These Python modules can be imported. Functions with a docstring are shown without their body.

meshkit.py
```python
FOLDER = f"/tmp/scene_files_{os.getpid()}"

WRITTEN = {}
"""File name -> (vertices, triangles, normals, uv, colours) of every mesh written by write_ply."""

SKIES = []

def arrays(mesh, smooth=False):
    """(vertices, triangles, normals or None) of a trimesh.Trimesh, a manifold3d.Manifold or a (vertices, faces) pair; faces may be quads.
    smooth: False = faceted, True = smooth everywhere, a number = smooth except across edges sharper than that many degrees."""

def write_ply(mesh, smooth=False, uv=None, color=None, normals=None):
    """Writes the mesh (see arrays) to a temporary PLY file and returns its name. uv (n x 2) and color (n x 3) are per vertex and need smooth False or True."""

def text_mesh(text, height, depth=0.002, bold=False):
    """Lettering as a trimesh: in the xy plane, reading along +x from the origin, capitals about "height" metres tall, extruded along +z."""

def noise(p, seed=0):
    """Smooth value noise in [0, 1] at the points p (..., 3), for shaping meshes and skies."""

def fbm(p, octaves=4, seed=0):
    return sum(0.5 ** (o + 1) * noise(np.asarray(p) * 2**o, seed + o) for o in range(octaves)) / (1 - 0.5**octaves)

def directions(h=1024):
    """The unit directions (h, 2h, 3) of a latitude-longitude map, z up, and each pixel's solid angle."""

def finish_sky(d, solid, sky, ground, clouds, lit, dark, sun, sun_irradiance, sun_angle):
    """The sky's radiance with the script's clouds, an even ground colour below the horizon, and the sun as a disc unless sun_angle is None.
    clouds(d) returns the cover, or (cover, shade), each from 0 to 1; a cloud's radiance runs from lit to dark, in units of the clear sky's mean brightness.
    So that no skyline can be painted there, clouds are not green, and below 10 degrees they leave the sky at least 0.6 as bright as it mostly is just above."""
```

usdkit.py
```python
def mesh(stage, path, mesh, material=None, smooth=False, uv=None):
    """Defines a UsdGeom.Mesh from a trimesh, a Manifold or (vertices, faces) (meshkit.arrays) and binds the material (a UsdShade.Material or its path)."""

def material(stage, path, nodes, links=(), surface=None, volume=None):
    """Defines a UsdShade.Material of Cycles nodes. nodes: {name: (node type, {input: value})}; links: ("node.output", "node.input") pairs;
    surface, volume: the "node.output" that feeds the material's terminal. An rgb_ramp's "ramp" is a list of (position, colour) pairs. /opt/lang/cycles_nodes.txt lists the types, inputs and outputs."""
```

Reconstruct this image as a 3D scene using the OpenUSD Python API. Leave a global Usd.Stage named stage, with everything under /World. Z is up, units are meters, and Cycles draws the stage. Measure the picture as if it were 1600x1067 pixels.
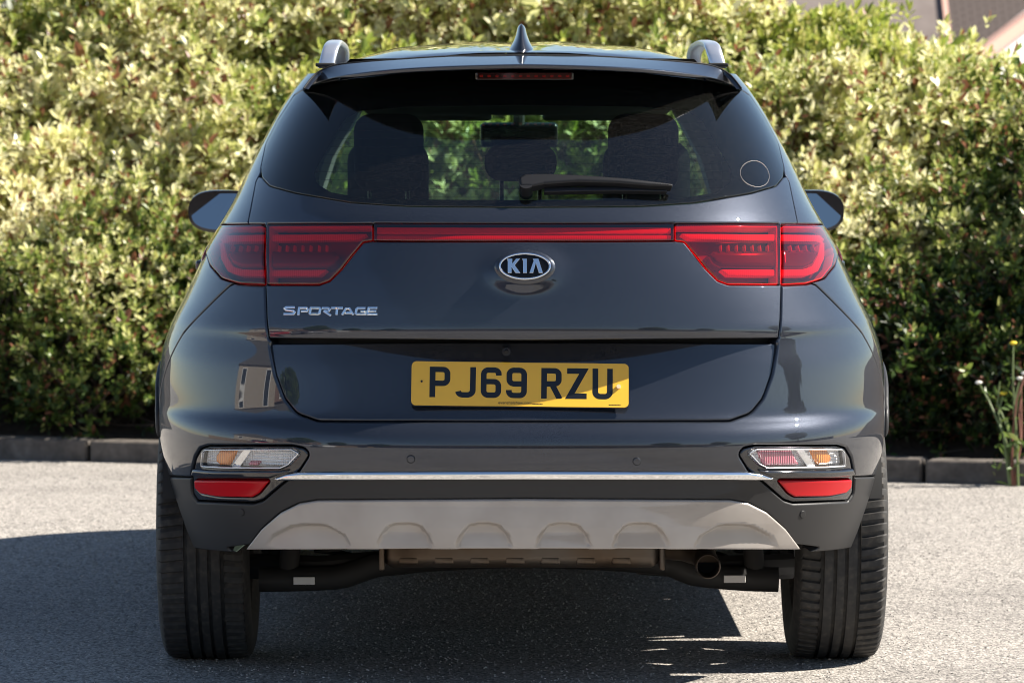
import math, numpy as np, trimesh, shapely, usdkit, meshkit
from shapely.geometry import Polygon, LineString, Point, box as sbox
from shapely.ops import unary_union
from shapely import affinity
from scipy.interpolate import PchipInterpolator, RectBivariateSpline
from scipy.ndimage import gaussian_filter1d
from scipy.spatial import Delaunay, cKDTree
from pxr import Usd, UsdGeom, UsdLux, UsdShade, Gf, Sdf, Vt

stage = Usd.Stage.CreateInMemory()
UsdGeom.SetStageUpAxis(stage, UsdGeom.Tokens.z)
UsdGeom.SetStageMetersPerUnit(stage, 1.0)
WORLD = UsdGeom.Xform.Define(stage, '/World').GetPrim()
stage.SetDefaultPrim(WORLD)

# ------------------------------------------------------------------ camera, sky, sun, exposure
FPX, PW, PH = 6781.0, 1600.0, 1067.0              # focal length in photo pixels, photo size
CAM = np.array([-0.085, -10.3, 1.40])
YAW, PITCH = math.radians(0.31), math.radians(-2.98)
EXPOSURE = 1.55
SUN_AZ, SUN_EL = math.radians(1.5), math.radians(42.0)
SUN = np.array([math.cos(SUN_EL) * math.cos(SUN_AZ), math.cos(SUN_EL) * math.sin(SUN_AZ), math.sin(SUN_EL)])
fwd = np.array([math.sin(YAW) * math.cos(PITCH), math.cos(YAW) * math.cos(PITCH), math.sin(PITCH)])
rgt = np.cross(fwd, [0, 0, 1.0]); rgt /= np.linalg.norm(rgt)
upv = np.cross(rgt, fwd)
cam = UsdGeom.Camera.Define(stage, '/World/camera')
cam.AddTransformOp().Set(Gf.Matrix4d(*rgt, 0, *upv, 0, *(-fwd), 0, *CAM, 1))
cam.CreateHorizontalApertureAttr(36.0)
cam.CreateVerticalApertureAttr(36.0 * 682 / 1024)
cam.CreateFocalLengthAttr(36.0 * FPX / PW)
cam.CreateClippingRangeAttr(Gf.Vec2f(0.1, 2000))
cam.CreateFStopAttr(8.5)
cam.CreateFocusDistanceAttr(10.35)
cam.CreateExposureAttr(EXPOSURE)

usdkit.material(stage, '/World/Looks/sky', {
    'sky': ('sky_texture', {'sky_type': 'single_scattering', 'sun_disc': False, 'sun_elevation': SUN_EL,
                            'sun_rotation': math.atan2(SUN[0], SUN[1]), 'air_density': 1.0, 'aerosol_density': 0.2}),
    'bg': ('background_shader', {'strength': 0.05})}, [('sky.color', 'bg.color')], surface='bg.background')
dome = UsdLux.DomeLight.Define(stage, '/World/sky')
UsdShade.MaterialBindingAPI.Apply(dome.GetPrim()).Bind(UsdShade.Material.Get(stage, '/World/Looks/sky'))
dome.GetPrim().SetCustomDataByKey('kind', 'structure')
sun = UsdLux.DistantLight.Define(stage, '/World/sun')
sx = np.cross([0, 0, 1.0], SUN); sx /= np.linalg.norm(sx); sy = np.cross(SUN, sx)
sun.AddTransformOp().Set(Gf.Matrix4d(*sx, 0, *sy, 0, *SUN, 0, 0, 0, 50, 1))
sun.CreateIntensityAttr(1.25); sun.CreateAngleAttr(0.53); sun.CreateNormalizeAttr(True)
sun.CreateColorAttr(Gf.Vec3f(1.0, 0.93, 0.83))

def project(p):
    q = np.asarray(p, float) - CAM
    w = q @ fwd
    return np.stack([PW / 2 + FPX * (q @ rgt) / w, PH / 2 - FPX * (q @ upv) / w], -1)

def unproject(px, py, y):
    """world point on the photo ray through a pixel at world depth y"""
    d = fwd + rgt * (px - PW / 2) / FPX - upv * (py - PH / 2) / FPX
    return CAM + d * ((y - CAM[1]) / d[1])

# ------------------------------------------------------------------ helpers
USED = {}
def numbered(path):
    n = USED.get(path, -1) + 1
    USED[path] = n
    return path if n == 0 else f'{path}_{n:03d}'
def tag(prim, label=None, cat=None, group=None, kind=None):
    for k, v in (('label', label), ('category', cat), ('group', group), ('kind', kind)):
        if v: prim.SetCustomDataByKey(k, v)
    return prim
def thing(name, label=None, cat=None, loc=(0, 0, 0), rotz=0, group=None, kind=None):
    x = UsdGeom.Xform.Define(stage, numbered('/World/' + name))
    x.AddTranslateOp().Set(Gf.Vec3d(*map(float, loc))); x.AddRotateZOp().Set(math.degrees(rotz))
    return tag(x.GetPrim(), label, cat, group, kind)
def xf(name, parent, label=None):
    return tag(UsdGeom.Xform.Define(stage, numbered(f'{parent.GetPath()}/{name}')).GetPrim(), label)
class M3:            # a mesh with its own normals
    def __init__(s, v, f, n, tint=None): s.v, s.f, s.n, s.tint = v, f, n, tint
def obj(name, mesh, mat, parent=None, smooth=35, label=None, cat=None, group=None, kind=None):
    base = '/World' if parent is None else str(parent.GetPath())
    path = numbered(f'{base}/{name}')
    if isinstance(mesh, M3):
        m = UsdGeom.Mesh.Define(stage, path)
        m.CreatePointsAttr(Vt.Vec3fArray.FromNumpy(mesh.v.astype(np.float32)))
        m.CreateFaceVertexCountsAttr(Vt.IntArray.FromNumpy(np.full(len(mesh.f), 3, np.int32)))
        m.CreateFaceVertexIndicesAttr(Vt.IntArray.FromNumpy(mesh.f.astype(np.int32).ravel()))
        m.CreateSubdivisionSchemeAttr('none')
        if mesh.n is not None:
            m.CreateNormalsAttr(Vt.Vec3fArray.FromNumpy(mesh.n.astype(np.float32)))
            m.SetNormalsInterpolation('vertex')
        if mesh.tint is not None:
            UsdGeom.PrimvarsAPI(m).CreatePrimvar('tint', Sdf.ValueTypeNames.FloatArray, 'vertex').Set(Vt.FloatArray.FromNumpy(mesh.tint.astype(np.float32)))
        UsdShade.MaterialBindingAPI.Apply(m.GetPrim()).Bind(L[mat])
    else:
        m = usdkit.mesh(stage, path, mesh, L[mat], smooth=smooth)
    return tag(m.GetPrim(), label, cat, group, kind)
cat3 = trimesh.util.concatenate
def rbox(c, s, r=0.01, sub=1, rot=None):
    """box with rounded edges, centre c, size s"""
    s = np.array(s, float) / 2 - r
    ico = trimesh.creation.icosphere(subdivisions=sub, radius=r).vertices
    pts = np.concatenate([ico + s * np.array(k) for k in np.ndindex(2, 2, 2) for k in [np.array(k) * 2 - 1]])
    m = trimesh.convex.convex_hull(pts)
    if rot is not None: m.apply_transform(rot)
    m.apply_translation(c)
    return m
def bx(c, s):
    m = trimesh.creation.box(extents=s); m.apply_translation(c); return m
def rotm(ang, ax): return trimesh.transformations.rotation_matrix(ang, ax)
def cyl(a, b, r, n=20):
    return trimesh.creation.cylinder(radius=r, segment=[a, b], sections=n)
def tube(pts, rad, n=8):
    pts = np.asarray(pts, float); rad = np.broadcast_to(rad, len(pts))
    t = np.gradient(pts, axis=0); t /= np.linalg.norm(t, axis=1, keepdims=True) + 1e-12
    ref = np.array([0, 0, 1.0]) if abs(t[:, 2]).mean() < 0.8 else np.array([1.0, 0, 0])
    a = np.cross(t, ref); a /= np.linalg.norm(a, axis=1, keepdims=True); b = np.cross(t, a)
    k = np.arange(n) * 2 * np.pi / n
    v = (pts[:, None] + rad[:, None, None] * (a[:, None] * np.cos(k)[:, None] + b[:, None] * np.sin(k)[:, None])).reshape(-1, 3)
    f = []
    for i in range(len(pts) - 1):
        for j in range(n):
            p, q = i * n + j, i * n + (j + 1) % n
            f += [[p, q, q + n], [p, q + n, p + n]]
    m = len(v); v = np.vstack([v, pts[0], pts[-1]])
    for j in range(n):
        f += [[m, (j + 1) % n, j], [m + 1, m - n + j, m - n + (j + 1) % n]]
    return trimesh.Trimesh(v, f, process=False)
def grid(P, flip=False):
    """quad grid of points (a, b, 3) to a trimesh"""
    a, b = P.shape[:2]
    i = np.arange(a * b).reshape(a, b)
    q = np.stack([i[:-1, :-1], i[1:, :-1], i[1:, 1:], i[:-1, 1:]], -1).reshape(-1, 4)
    if flip: q = q[:, ::-1]
    return trimesh.Trimesh(P.reshape(-1, 3), np.vstack([q[:, [0, 1, 2]], q[:, [0, 2, 3]]]), process=False)
def extrude(poly, d):
    return cat3([trimesh.creation.extrude_polygon(g, d, engine='earcut') for g in getattr(poly, 'geoms', [poly])])

# ------------------------------------------------------------------ materials
L = {}
def mat(name, nodes, links=(), surface='p.BSDF'):
    L[name] = usdkit.material(stage, f'/World/Looks/{name}', nodes, links, surface)
def simple(name, color, rough=0.5, metal=0.0, **kw):
    mat(name, {'p': ('principled_bsdf', dict(base_color=color, roughness=rough, metallic=metal, **kw))})
mat('paint', {'g': ('geometry', {}), 'n': ('noise_texture', {'scale': 900.0, 'detail': 1.0}),
              'r': ('rgb_ramp', {'ramp': [(0.35, (0.007, 0.009, 0.015)), (0.65, (0.031, 0.036, 0.048))]}),
              'd': ('noise_texture', {'scale': 3.0, 'detail': 6.0, 'roughness': 0.7}),
              'dr': ('map_range', {'from_min': 0.35, 'from_max': 0.75, 'to_min': 0.006, 'to_max': 0.03}),
              'p': ('principled_bsdf', {'metallic': 0.55, 'roughness': 0.46, 'specular_ior_level': 0.05, 'coat_weight': 1.0, 'coat_roughness': 0.02, 'coat_ior': 1.68})},
    [('g.position', 'n.vector'), ('n.fac', 'r.fac'), ('r.color', 'p.base_color'), ('g.position', 'd.vector'), ('d.fac', 'dr.value'), ('dr.result', 'p.coat_roughness')])
simple('black_gap', (0.006, 0.006, 0.007), 0.8)
simple('frit', (0.002, 0.002, 0.002), 0.9, specular_ior_level=0.0)
simple('badge_black', (0.004, 0.004, 0.005), 0.15, specular_ior_level=0.25)
simple('black_gloss', (0.008, 0.008, 0.010), 0.08, coat_weight=1.0, coat_roughness=0.02)
mat('cladding', {'g': ('geometry', {}), 'n': ('noise_texture', {'scale': 700.0, 'detail': 2.0}), 'b': ('bump', {'strength': 0.25, 'distance': 0.001}),
                 'p': ('principled_bsdf', {'base_color': (0.020, 0.020, 0.021), 'roughness': 0.46, 'specular_ior_level': 0.3})},
    [('g.position', 'n.vector'), ('n.fac', 'b.height'), ('b.normal', 'p.normal')])
mat('skid', {'g': ('geometry', {}), 'n': ('noise_texture', {'scale': 9.0, 'detail': 5.0}),
             'r': ('rgb_ramp', {'ramp': [(0.3, (0.285, 0.258, 0.235)), (0.7, (0.345, 0.318, 0.292))]}),
             'p': ('principled_bsdf', {'roughness': 0.42, 'metallic': 0.25})},
    [('g.position', 'n.vector'), ('n.fac', 'r.fac'), ('r.color', 'p.base_color')])
simple('chrome', (0.82, 0.83, 0.85), 0.06, 1.0)
simple('satin_metal', (0.74, 0.75, 0.77), 0.28, 0.85)
def lens(name, color, ior=1.5):
    mat(name, {'t': ('transparent_bsdf', {'color': color}), 'g': ('glossy_bsdf', {'color': (1, 1, 1), 'roughness': 0.02}),
                'lw': ('layer_weight', {'blend': 0.5}), 'pw': ('math', {'math_type': 'power', 'value2': 4.5}), 'f': ('math', {'math_type': 'multiply_add', 'value2': 0.9, 'value3': ((ior - 1) / (ior + 1)) ** 2 * 1.6}), 'm': ('mix_closure', {})},
        [('lw.facing', 'pw.value1'), ('pw.value', 'f.value1'), ('f.value', 'm.fac'), ('t.BSDF', 'm.closure1'), ('g.BSDF', 'm.closure2')], surface='m.closure')
lens('red_lens', (0.62, 0.013, 0.032), 1.55)
lens('clear_lens', (0.92, 0.93, 0.94))
lens('side_glass', (0.10, 0.12, 0.11))
lens('windscreen', (0.80, 0.95, 0.86))
# rear window: dark tint with a thin film of dust that catches the sun
mat('rear_glass', {'t': ('transparent_bsdf', {'color': (0.48, 0.69, 0.57)}), 'g': ('glossy_bsdf', {'color': (1, 1, 1), 'roughness': 0.01}),
                   'd': ('diffuse_bsdf', {'color': (0.40, 0.36, 0.33)}), 'lw': ('layer_weight', {'blend': 0.5}), 'pw': ('math', {'math_type': 'power', 'value2': 4.5}), 'f': ('math', {'math_type': 'multiply_add', 'value2': 0.9, 'value3': 0.05}),
                   'ge': ('geometry', {}), 'n': ('noise_texture', {'scale': 260.0, 'detail': 2.0}),
                   'nr': ('map_range', {'from_min': 0.45, 'from_max': 0.85, 'to_min': 0.004, 'to_max': 0.026}),
                   'm0': ('mix_closure', {}), 'm': ('mix_closure', {})},
    [('ge.position', 'n.vector'), ('n.fac', 'nr.value'), ('nr.result', 'm0.fac'), ('t.BSDF', 'm0.closure1'), ('d.BSDF', 'm0.closure2'),
     ('lw.facing', 'pw.value1'), ('pw.value', 'f.value1'), ('f.value', 'm.fac'), ('m0.closure', 'm.closure1'), ('g.BSDF', 'm.closure2')], surface='m.closure')
mat('light_guide', {'g': ('geometry', {}), 'w': ('wave_texture', {'wave_type': 'bands', 'bands_direction': 'x', 'scale': 60.0}),
                    'r': ('rgb_ramp', {'ramp': [(0.0, (0.85, 0.3, 0.3)), (0.4, (0.98, 0.6, 0.55))]}),
                    'p': ('principled_bsdf', {'roughness': 0.3})},
    [('g.position', 'w.vector'), ('w.fac', 'r.fac'), ('r.color', 'p.base_color')])
simple('lamp_back', (0.30, 0.10, 0.11), 0.3)
simple('lamp_pod', (0.16, 0.07, 0.11), 0.15, coat_weight=1.0)
simple('lamp_red', (0.95, 0.22, 0.18), 0.3)
mat('reflector_red', {'g': ('geometry', {}), 'v': ('voronoi_texture', {'scale': 260.0}), 'b': ('bump', {'strength': 0.1, 'distance': 0.001}),
                      'p': ('principled_bsdf', {'base_color': (0.36, 0.005, 0.009), 'roughness': 0.12, 'specular_ior_level': 0.3})},
    [('g.position', 'v.vector'), ('v.distance', 'b.height'), ('b.normal', 'p.normal')])
mat('ribbed', {'g': ('geometry', {}), 'w': ('wave_texture', {'wave_type': 'bands', 'bands_direction': 'x', 'scale': 55.0}),
               'w2': ('wave_texture', {'wave_type': 'bands', 'bands_direction': 'z', 'scale': 40.0}), 'a': ('math', {'math_type': 'add'}),
               'b': ('bump', {'strength': 0.8, 'distance': 0.004}),
               'p': ('principled_bsdf', {'base_color': (0.86, 0.86, 0.86), 'roughness': 0.3, 'metallic': 0.2})},
    [('g.position', 'w.vector'), ('g.position', 'w2.vector'), ('w.fac', 'a.value1'), ('w2.fac', 'a.value2'), ('a.value', 'b.height'), ('b.normal', 'p.normal')])
for nm_, c0, c1 in (('amber', (0.85, 0.30, 0.05), (0.62, 0.17, 0.02)), ('bulb_red', (0.62, 0.25, 0.30), (0.42, 0.06, 0.12))):
    mat(nm_, {'g': ('geometry', {}), 'w': ('wave_texture', {'wave_type': 'bands', 'bands_direction': 'x', 'scale': 55.0}), 'r': ('rgb_ramp', {'ramp': [(0.2, c1), (0.8, c0)]}),
              'b': ('bump', {'strength': 0.8, 'distance': 0.004}), 'p': ('principled_bsdf', {'roughness': 0.2, 'coat_weight': 1.0})},
        [('g.position', 'w.vector'), ('w.fac', 'r.fac'), ('r.color', 'p.base_color'), ('w.fac', 'b.height'), ('b.normal', 'p.normal')])
simple('plate_yellow', (0.80, 0.45, 0.035), 0.30, coat_weight=0.5)
simple('plate_ink', (0.010, 0.011, 0.013), 0.25)
simple('screw_cap', (0.75, 0.55, 0.33), 0.4)
mat('rubber', {'g': ('geometry', {}), 'n': ('noise_texture', {'scale': 60.0, 'detail': 4.0}),
               'r': ('rgb_ramp', {'ramp': [(0.35, (0.008, 0.0076, 0.0072)), (0.55, (0.018, 0.0165, 0.015)), (0.72, (0.042, 0.036, 0.029))]}),
               'n2': ('noise_texture', {'scale': 500.0}), 'b': ('bump', {'strength': 0.3, 'distance': 0.001}),
               'p': ('principled_bsdf', {'roughness': 0.75})},
    [('g.position', 'n.vector'), ('n.fac', 'r.fac'), ('r.color', 'p.base_color'), ('g.position', 'n2.vector'), ('n2.fac', 'b.height'), ('b.normal', 'p.normal')])
simple('alloy', (0.55, 0.55, 0.57), 0.3, 0.9)
mat('muffler', {'g': ('geometry', {}), 'n': ('noise_texture', {'scale': 7.0, 'detail': 5.0}),
                'r': ('rgb_ramp', {'ramp': [(0.35, (0.12, 0.105, 0.092)), (0.55, (0.11, 0.082, 0.06)), (0.7, (0.06, 0.04, 0.026))]}),
                'p': ('principled_bsdf', {'roughness': 0.45, 'metallic': 0.8})},
    [('g.position', 'n.vector'), ('n.fac', 'r.fac'), ('r.color', 'p.base_color')])
simple('pipe_dark', (0.07, 0.055, 0.045), 0.4, 0.8)
simple('underbody', (0.014, 0.013, 0.012), 0.7)
simple('sticker', (0.62, 0.60, 0.57), 0.5)
simple('sticker_edge', (0.30, 0.27, 0.24), 0.5)
simple('cloth_dark', (0.020, 0.020, 0.023), 0.85)
simple('trim_dark', (0.016, 0.017, 0.019), 0.7)
simple('headliner', (0.23, 0.24, 0.235), 0.9)
simple('mirror_glass', (0.20, 0.23, 0.28), 0.02, 1.0)
simple('rear_rubber', (0.007, 0.007, 0.008), 0.45, specular_ior_level=0.35)

# ground: worn pale macadam, small stones in a darker binder
mat('macadam', {'g': ('geometry', {}), 'v': ('voronoi_texture', {'scale': 120.0, 'randomness': 1.0}), 'v2': ('voronoi_texture', {'scale': 210.0}),
                'sx': ('separate_color', {}), 'r': ('rgb_ramp', {'ramp': [(0.0, (0.10, 0.095, 0.09)), (0.16, (0.22, 0.205, 0.19)), (0.6, (0.335, 0.314, 0.290)), (1.0, (0.46, 0.43, 0.395))]}),
                'n': ('noise_texture', {'scale': 0.7, 'detail': 6.0, 'roughness': 0.65}),
                'nr': ('rgb_ramp', {'ramp': [(0.25, (0.62, 0.61, 0.60)), (0.5, (0.98, 0.97, 0.95)), (0.75, (1.1, 1.08, 1.04))]}),
                'm': ('mix_color', {'blend_type': 'multiply', 'fac': 1.0}),
                'er': ('rgb_ramp', {'ramp': [(0.0, (1.0, 1.0, 1.0)), (0.45, (1.0, 1.0, 1.0)), (0.75, (0.35, 0.34, 0.33))]}),
                'm2': ('mix_color', {'blend_type': 'multiply', 'fac': 0.8}),
                'inv': ('math', {'math_type': 'subtract', 'value1': 1.0}),
                'b': ('bump', {'strength': 0.6, 'distance': 0.005}),
                'p': ('principled_bsdf', {'roughness': 0.85})},
    [('g.position', 'v.vector'), ('g.position', 'v2.vector'), ('v.color', 'sx.color'), ('sx.r', 'r.fac'), ('g.position', 'n.vector'), ('n.fac', 'nr.fac'),
     ('r.color', 'm.a'), ('nr.color', 'm.b'), ('v.distance', 'er.fac'), ('m.result', 'm2.a'), ('er.color', 'm2.b'), ('m2.result', 'p.base_color'),
     ('v.distance', 'inv.value2'), ('inv.value', 'b.height'), ('b.normal', 'p.normal')])
simple('stone', (0.36, 0.33, 0.30), 0.85); simple('stone_pale', (0.52, 0.48, 0.43), 0.85); simple('stone_dark', (0.14, 0.13, 0.12), 0.85)
mat('kerb', {'g': ('geometry', {}), 'n': ('noise_texture', {'scale': 14.0, 'detail': 8.0, 'roughness': 0.7}),
             'r': ('rgb_ramp', {'ramp': [(0.3, (0.040, 0.033, 0.027)), (0.6, (0.10, 0.085, 0.072)), (0.8, (0.17, 0.15, 0.13))]}),
             'b': ('bump', {'strength': 0.5, 'distance': 0.01}), 'p': ('principled_bsdf', {'roughness': 0.9})},
    [('g.position', 'n.vector'), ('n.fac', 'r.fac'), ('r.color', 'p.base_color'), ('n.fac', 'b.height'), ('b.normal', 'p.normal')])
mat('soil', {'g': ('geometry', {}), 'n': ('noise_texture', {'scale': 22.0, 'detail': 8.0, 'roughness': 0.7}),
             'r': ('rgb_ramp', {'ramp': [(0.3, (0.020, 0.013, 0.008)), (0.7, (0.07, 0.048, 0.032))]}),
             'b': ('bump', {'strength': 1.0, 'distance': 0.03}), 'p': ('principled_bsdf', {'roughness': 0.95})},
    [('g.position', 'n.vector'), ('n.fac', 'r.fac'), ('r.color', 'p.base_color'), ('n.fac', 'b.height'), ('b.normal', 'p.normal')])
def leafmat(name, ramp, trans=0.42, rough=0.38):
    mat(name, {'g': ('attribute', {'attribute': 'tint'}), 'r': ('rgb_ramp', {'ramp': ramp}), 'p': ('principled_bsdf', {'roughness': rough}),
               't': ('translucent_bsdf', {}), 'm': ('mix_closure', {'fac': trans})},
        [('g.fac', 'r.fac'), ('r.color', 'p.base_color'), ('r.color', 't.color'), ('p.BSDF', 'm.closure1'), ('t.BSDF', 'm.closure2')], surface='m.closure')
leafmat('leaf_pale', [(0.0, (0.12, 0.17, 0.045)), (0.3, (0.28, 0.32, 0.10)), (0.5, (0.58, 0.54, 0.26)), (0.75, (0.72, 0.64, 0.36)), (0.85, (0.50, 0.34, 0.15)), (1.0, (0.26, 0.11, 0.06))])
leafmat('leaf_cream', [(0.0, (0.12, 0.20, 0.05)), (0.3, (0.36, 0.40, 0.13)), (0.6, (0.74, 0.68, 0.36)), (0.9, (0.78, 0.69, 0.36)), (1.0, (0.28, 0.13, 0.08))])
leafmat('leaf_green', [(0.0, (0.035, 0.075, 0.015)), (0.5, (0.10, 0.17, 0.035)), (0.85, (0.24, 0.30, 0.07)), (1.0, (0.55, 0.52, 0.22))])
leafmat('leaf_lime', [(0.0, (0.11, 0.17, 0.03)), (0.4, (0.30, 0.36, 0.06)), (0.7, (0.52, 0.52, 0.14)), (0.9, (0.62, 0.56, 0.24)), (1.0, (0.45, 0.30, 0.10))])
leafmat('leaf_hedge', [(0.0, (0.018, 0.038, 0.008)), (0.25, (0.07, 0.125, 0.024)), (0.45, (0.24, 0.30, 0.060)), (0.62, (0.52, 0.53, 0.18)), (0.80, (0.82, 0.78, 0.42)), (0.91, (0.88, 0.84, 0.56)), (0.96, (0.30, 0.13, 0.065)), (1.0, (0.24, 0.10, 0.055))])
leafmat('leaf_mixed', [(0.0, (0.03, 0.06, 0.012)), (0.45, (0.09, 0.15, 0.03)), (0.7, (0.24, 0.28, 0.08)), (0.85, (0.55, 0.52, 0.24)), (1.0, (0.66, 0.58, 0.30))])
leafmat('leaf_russet', [(0.0, (0.13, 0.09, 0.035)), (0.25, (0.26, 0.16, 0.07)), (0.5, (0.34, 0.36, 0.13)), (0.75, (0.66, 0.56, 0.30)), (1.0, (0.48, 0.30, 0.15))])
simple('stem_dark', (0.035, 0.024, 0.016), 0.9)
simple('stem', (0.16, 0.062, 0.040), 0.8)
simple('bark', (0.10, 0.075, 0.055), 0.9)
simple('weed_green', (0.12, 0.16, 0.055), 0.6)
simple('petal_yellow', (0.80, 0.58, 0.03), 0.6)
simple('seed_white', (0.65, 0.62, 0.55), 0.8)

# ------------------------------------------------------------------ car skin: plan curves stacked over height
def smooth_table(pts, sig=0.008):
    z, v = np.array(pts, float).T
    zz = np.arange(z[0] - 0.1, z[-1] + 0.1, 0.001)
    p = PchipInterpolator(z, v, extrapolate=False)
    vv = p(np.clip(zz, z[0], z[-1]))
    s0, s1 = p.derivative()(z[0]), p.derivative()(z[-1])
    vv = vv + np.minimum(zz - z[0], 0) * s0 + np.maximum(zz - z[-1], 0) * s1
    vv = gaussian_filter1d(vv, sig / 0.001, mode='nearest')
    return lambda q: np.interp(q, zz, vv)
HALF = smooth_table([(0.20, .85), (0.37, .885), (0.5, .912), (0.6, .926), (0.7, .930), (0.79, .922), (0.86, .902), (0.94, .862), (1.02, .825), (1.10, .785),
                     (1.18, .738), (1.27, .697), (1.35, .658), (1.43, .615), (1.50, .565), (1.56, .50)], 0.014)
REAR = smooth_table([(0.20, .20), (0.33, .085), (0.37, .062), (0.45, .035), (0.49, .026), (0.53, .012), (0.57, .002), (0.61, 0.0), (0.635, 0.004), (0.655, .014), (0.672, .030),
                     (0.70, .036), (0.80, .043), (0.862, .048), (0.882, .044), (0.92, .049), (1.0, .066), (1.06, .083), (1.12, .103), (1.155, .121), (1.18, .140),
                     (1.25, .200), (1.35, .292), (1.45, .392), (1.56, .51)], 0.006)
FRONT = smooth_table([(0.20, 4.30), (0.35, 4.40), (0.6, 4.47), (0.75, 4.44), (0.88, 4.34), (0.95, 4.15), (1.0, 3.85), (1.04, 3.50), (1.08, 3.30), (1.18, 3.13), (1.3, 2.95), (1.42, 2.76), (1.56, 2.52)], 0.012)
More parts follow.
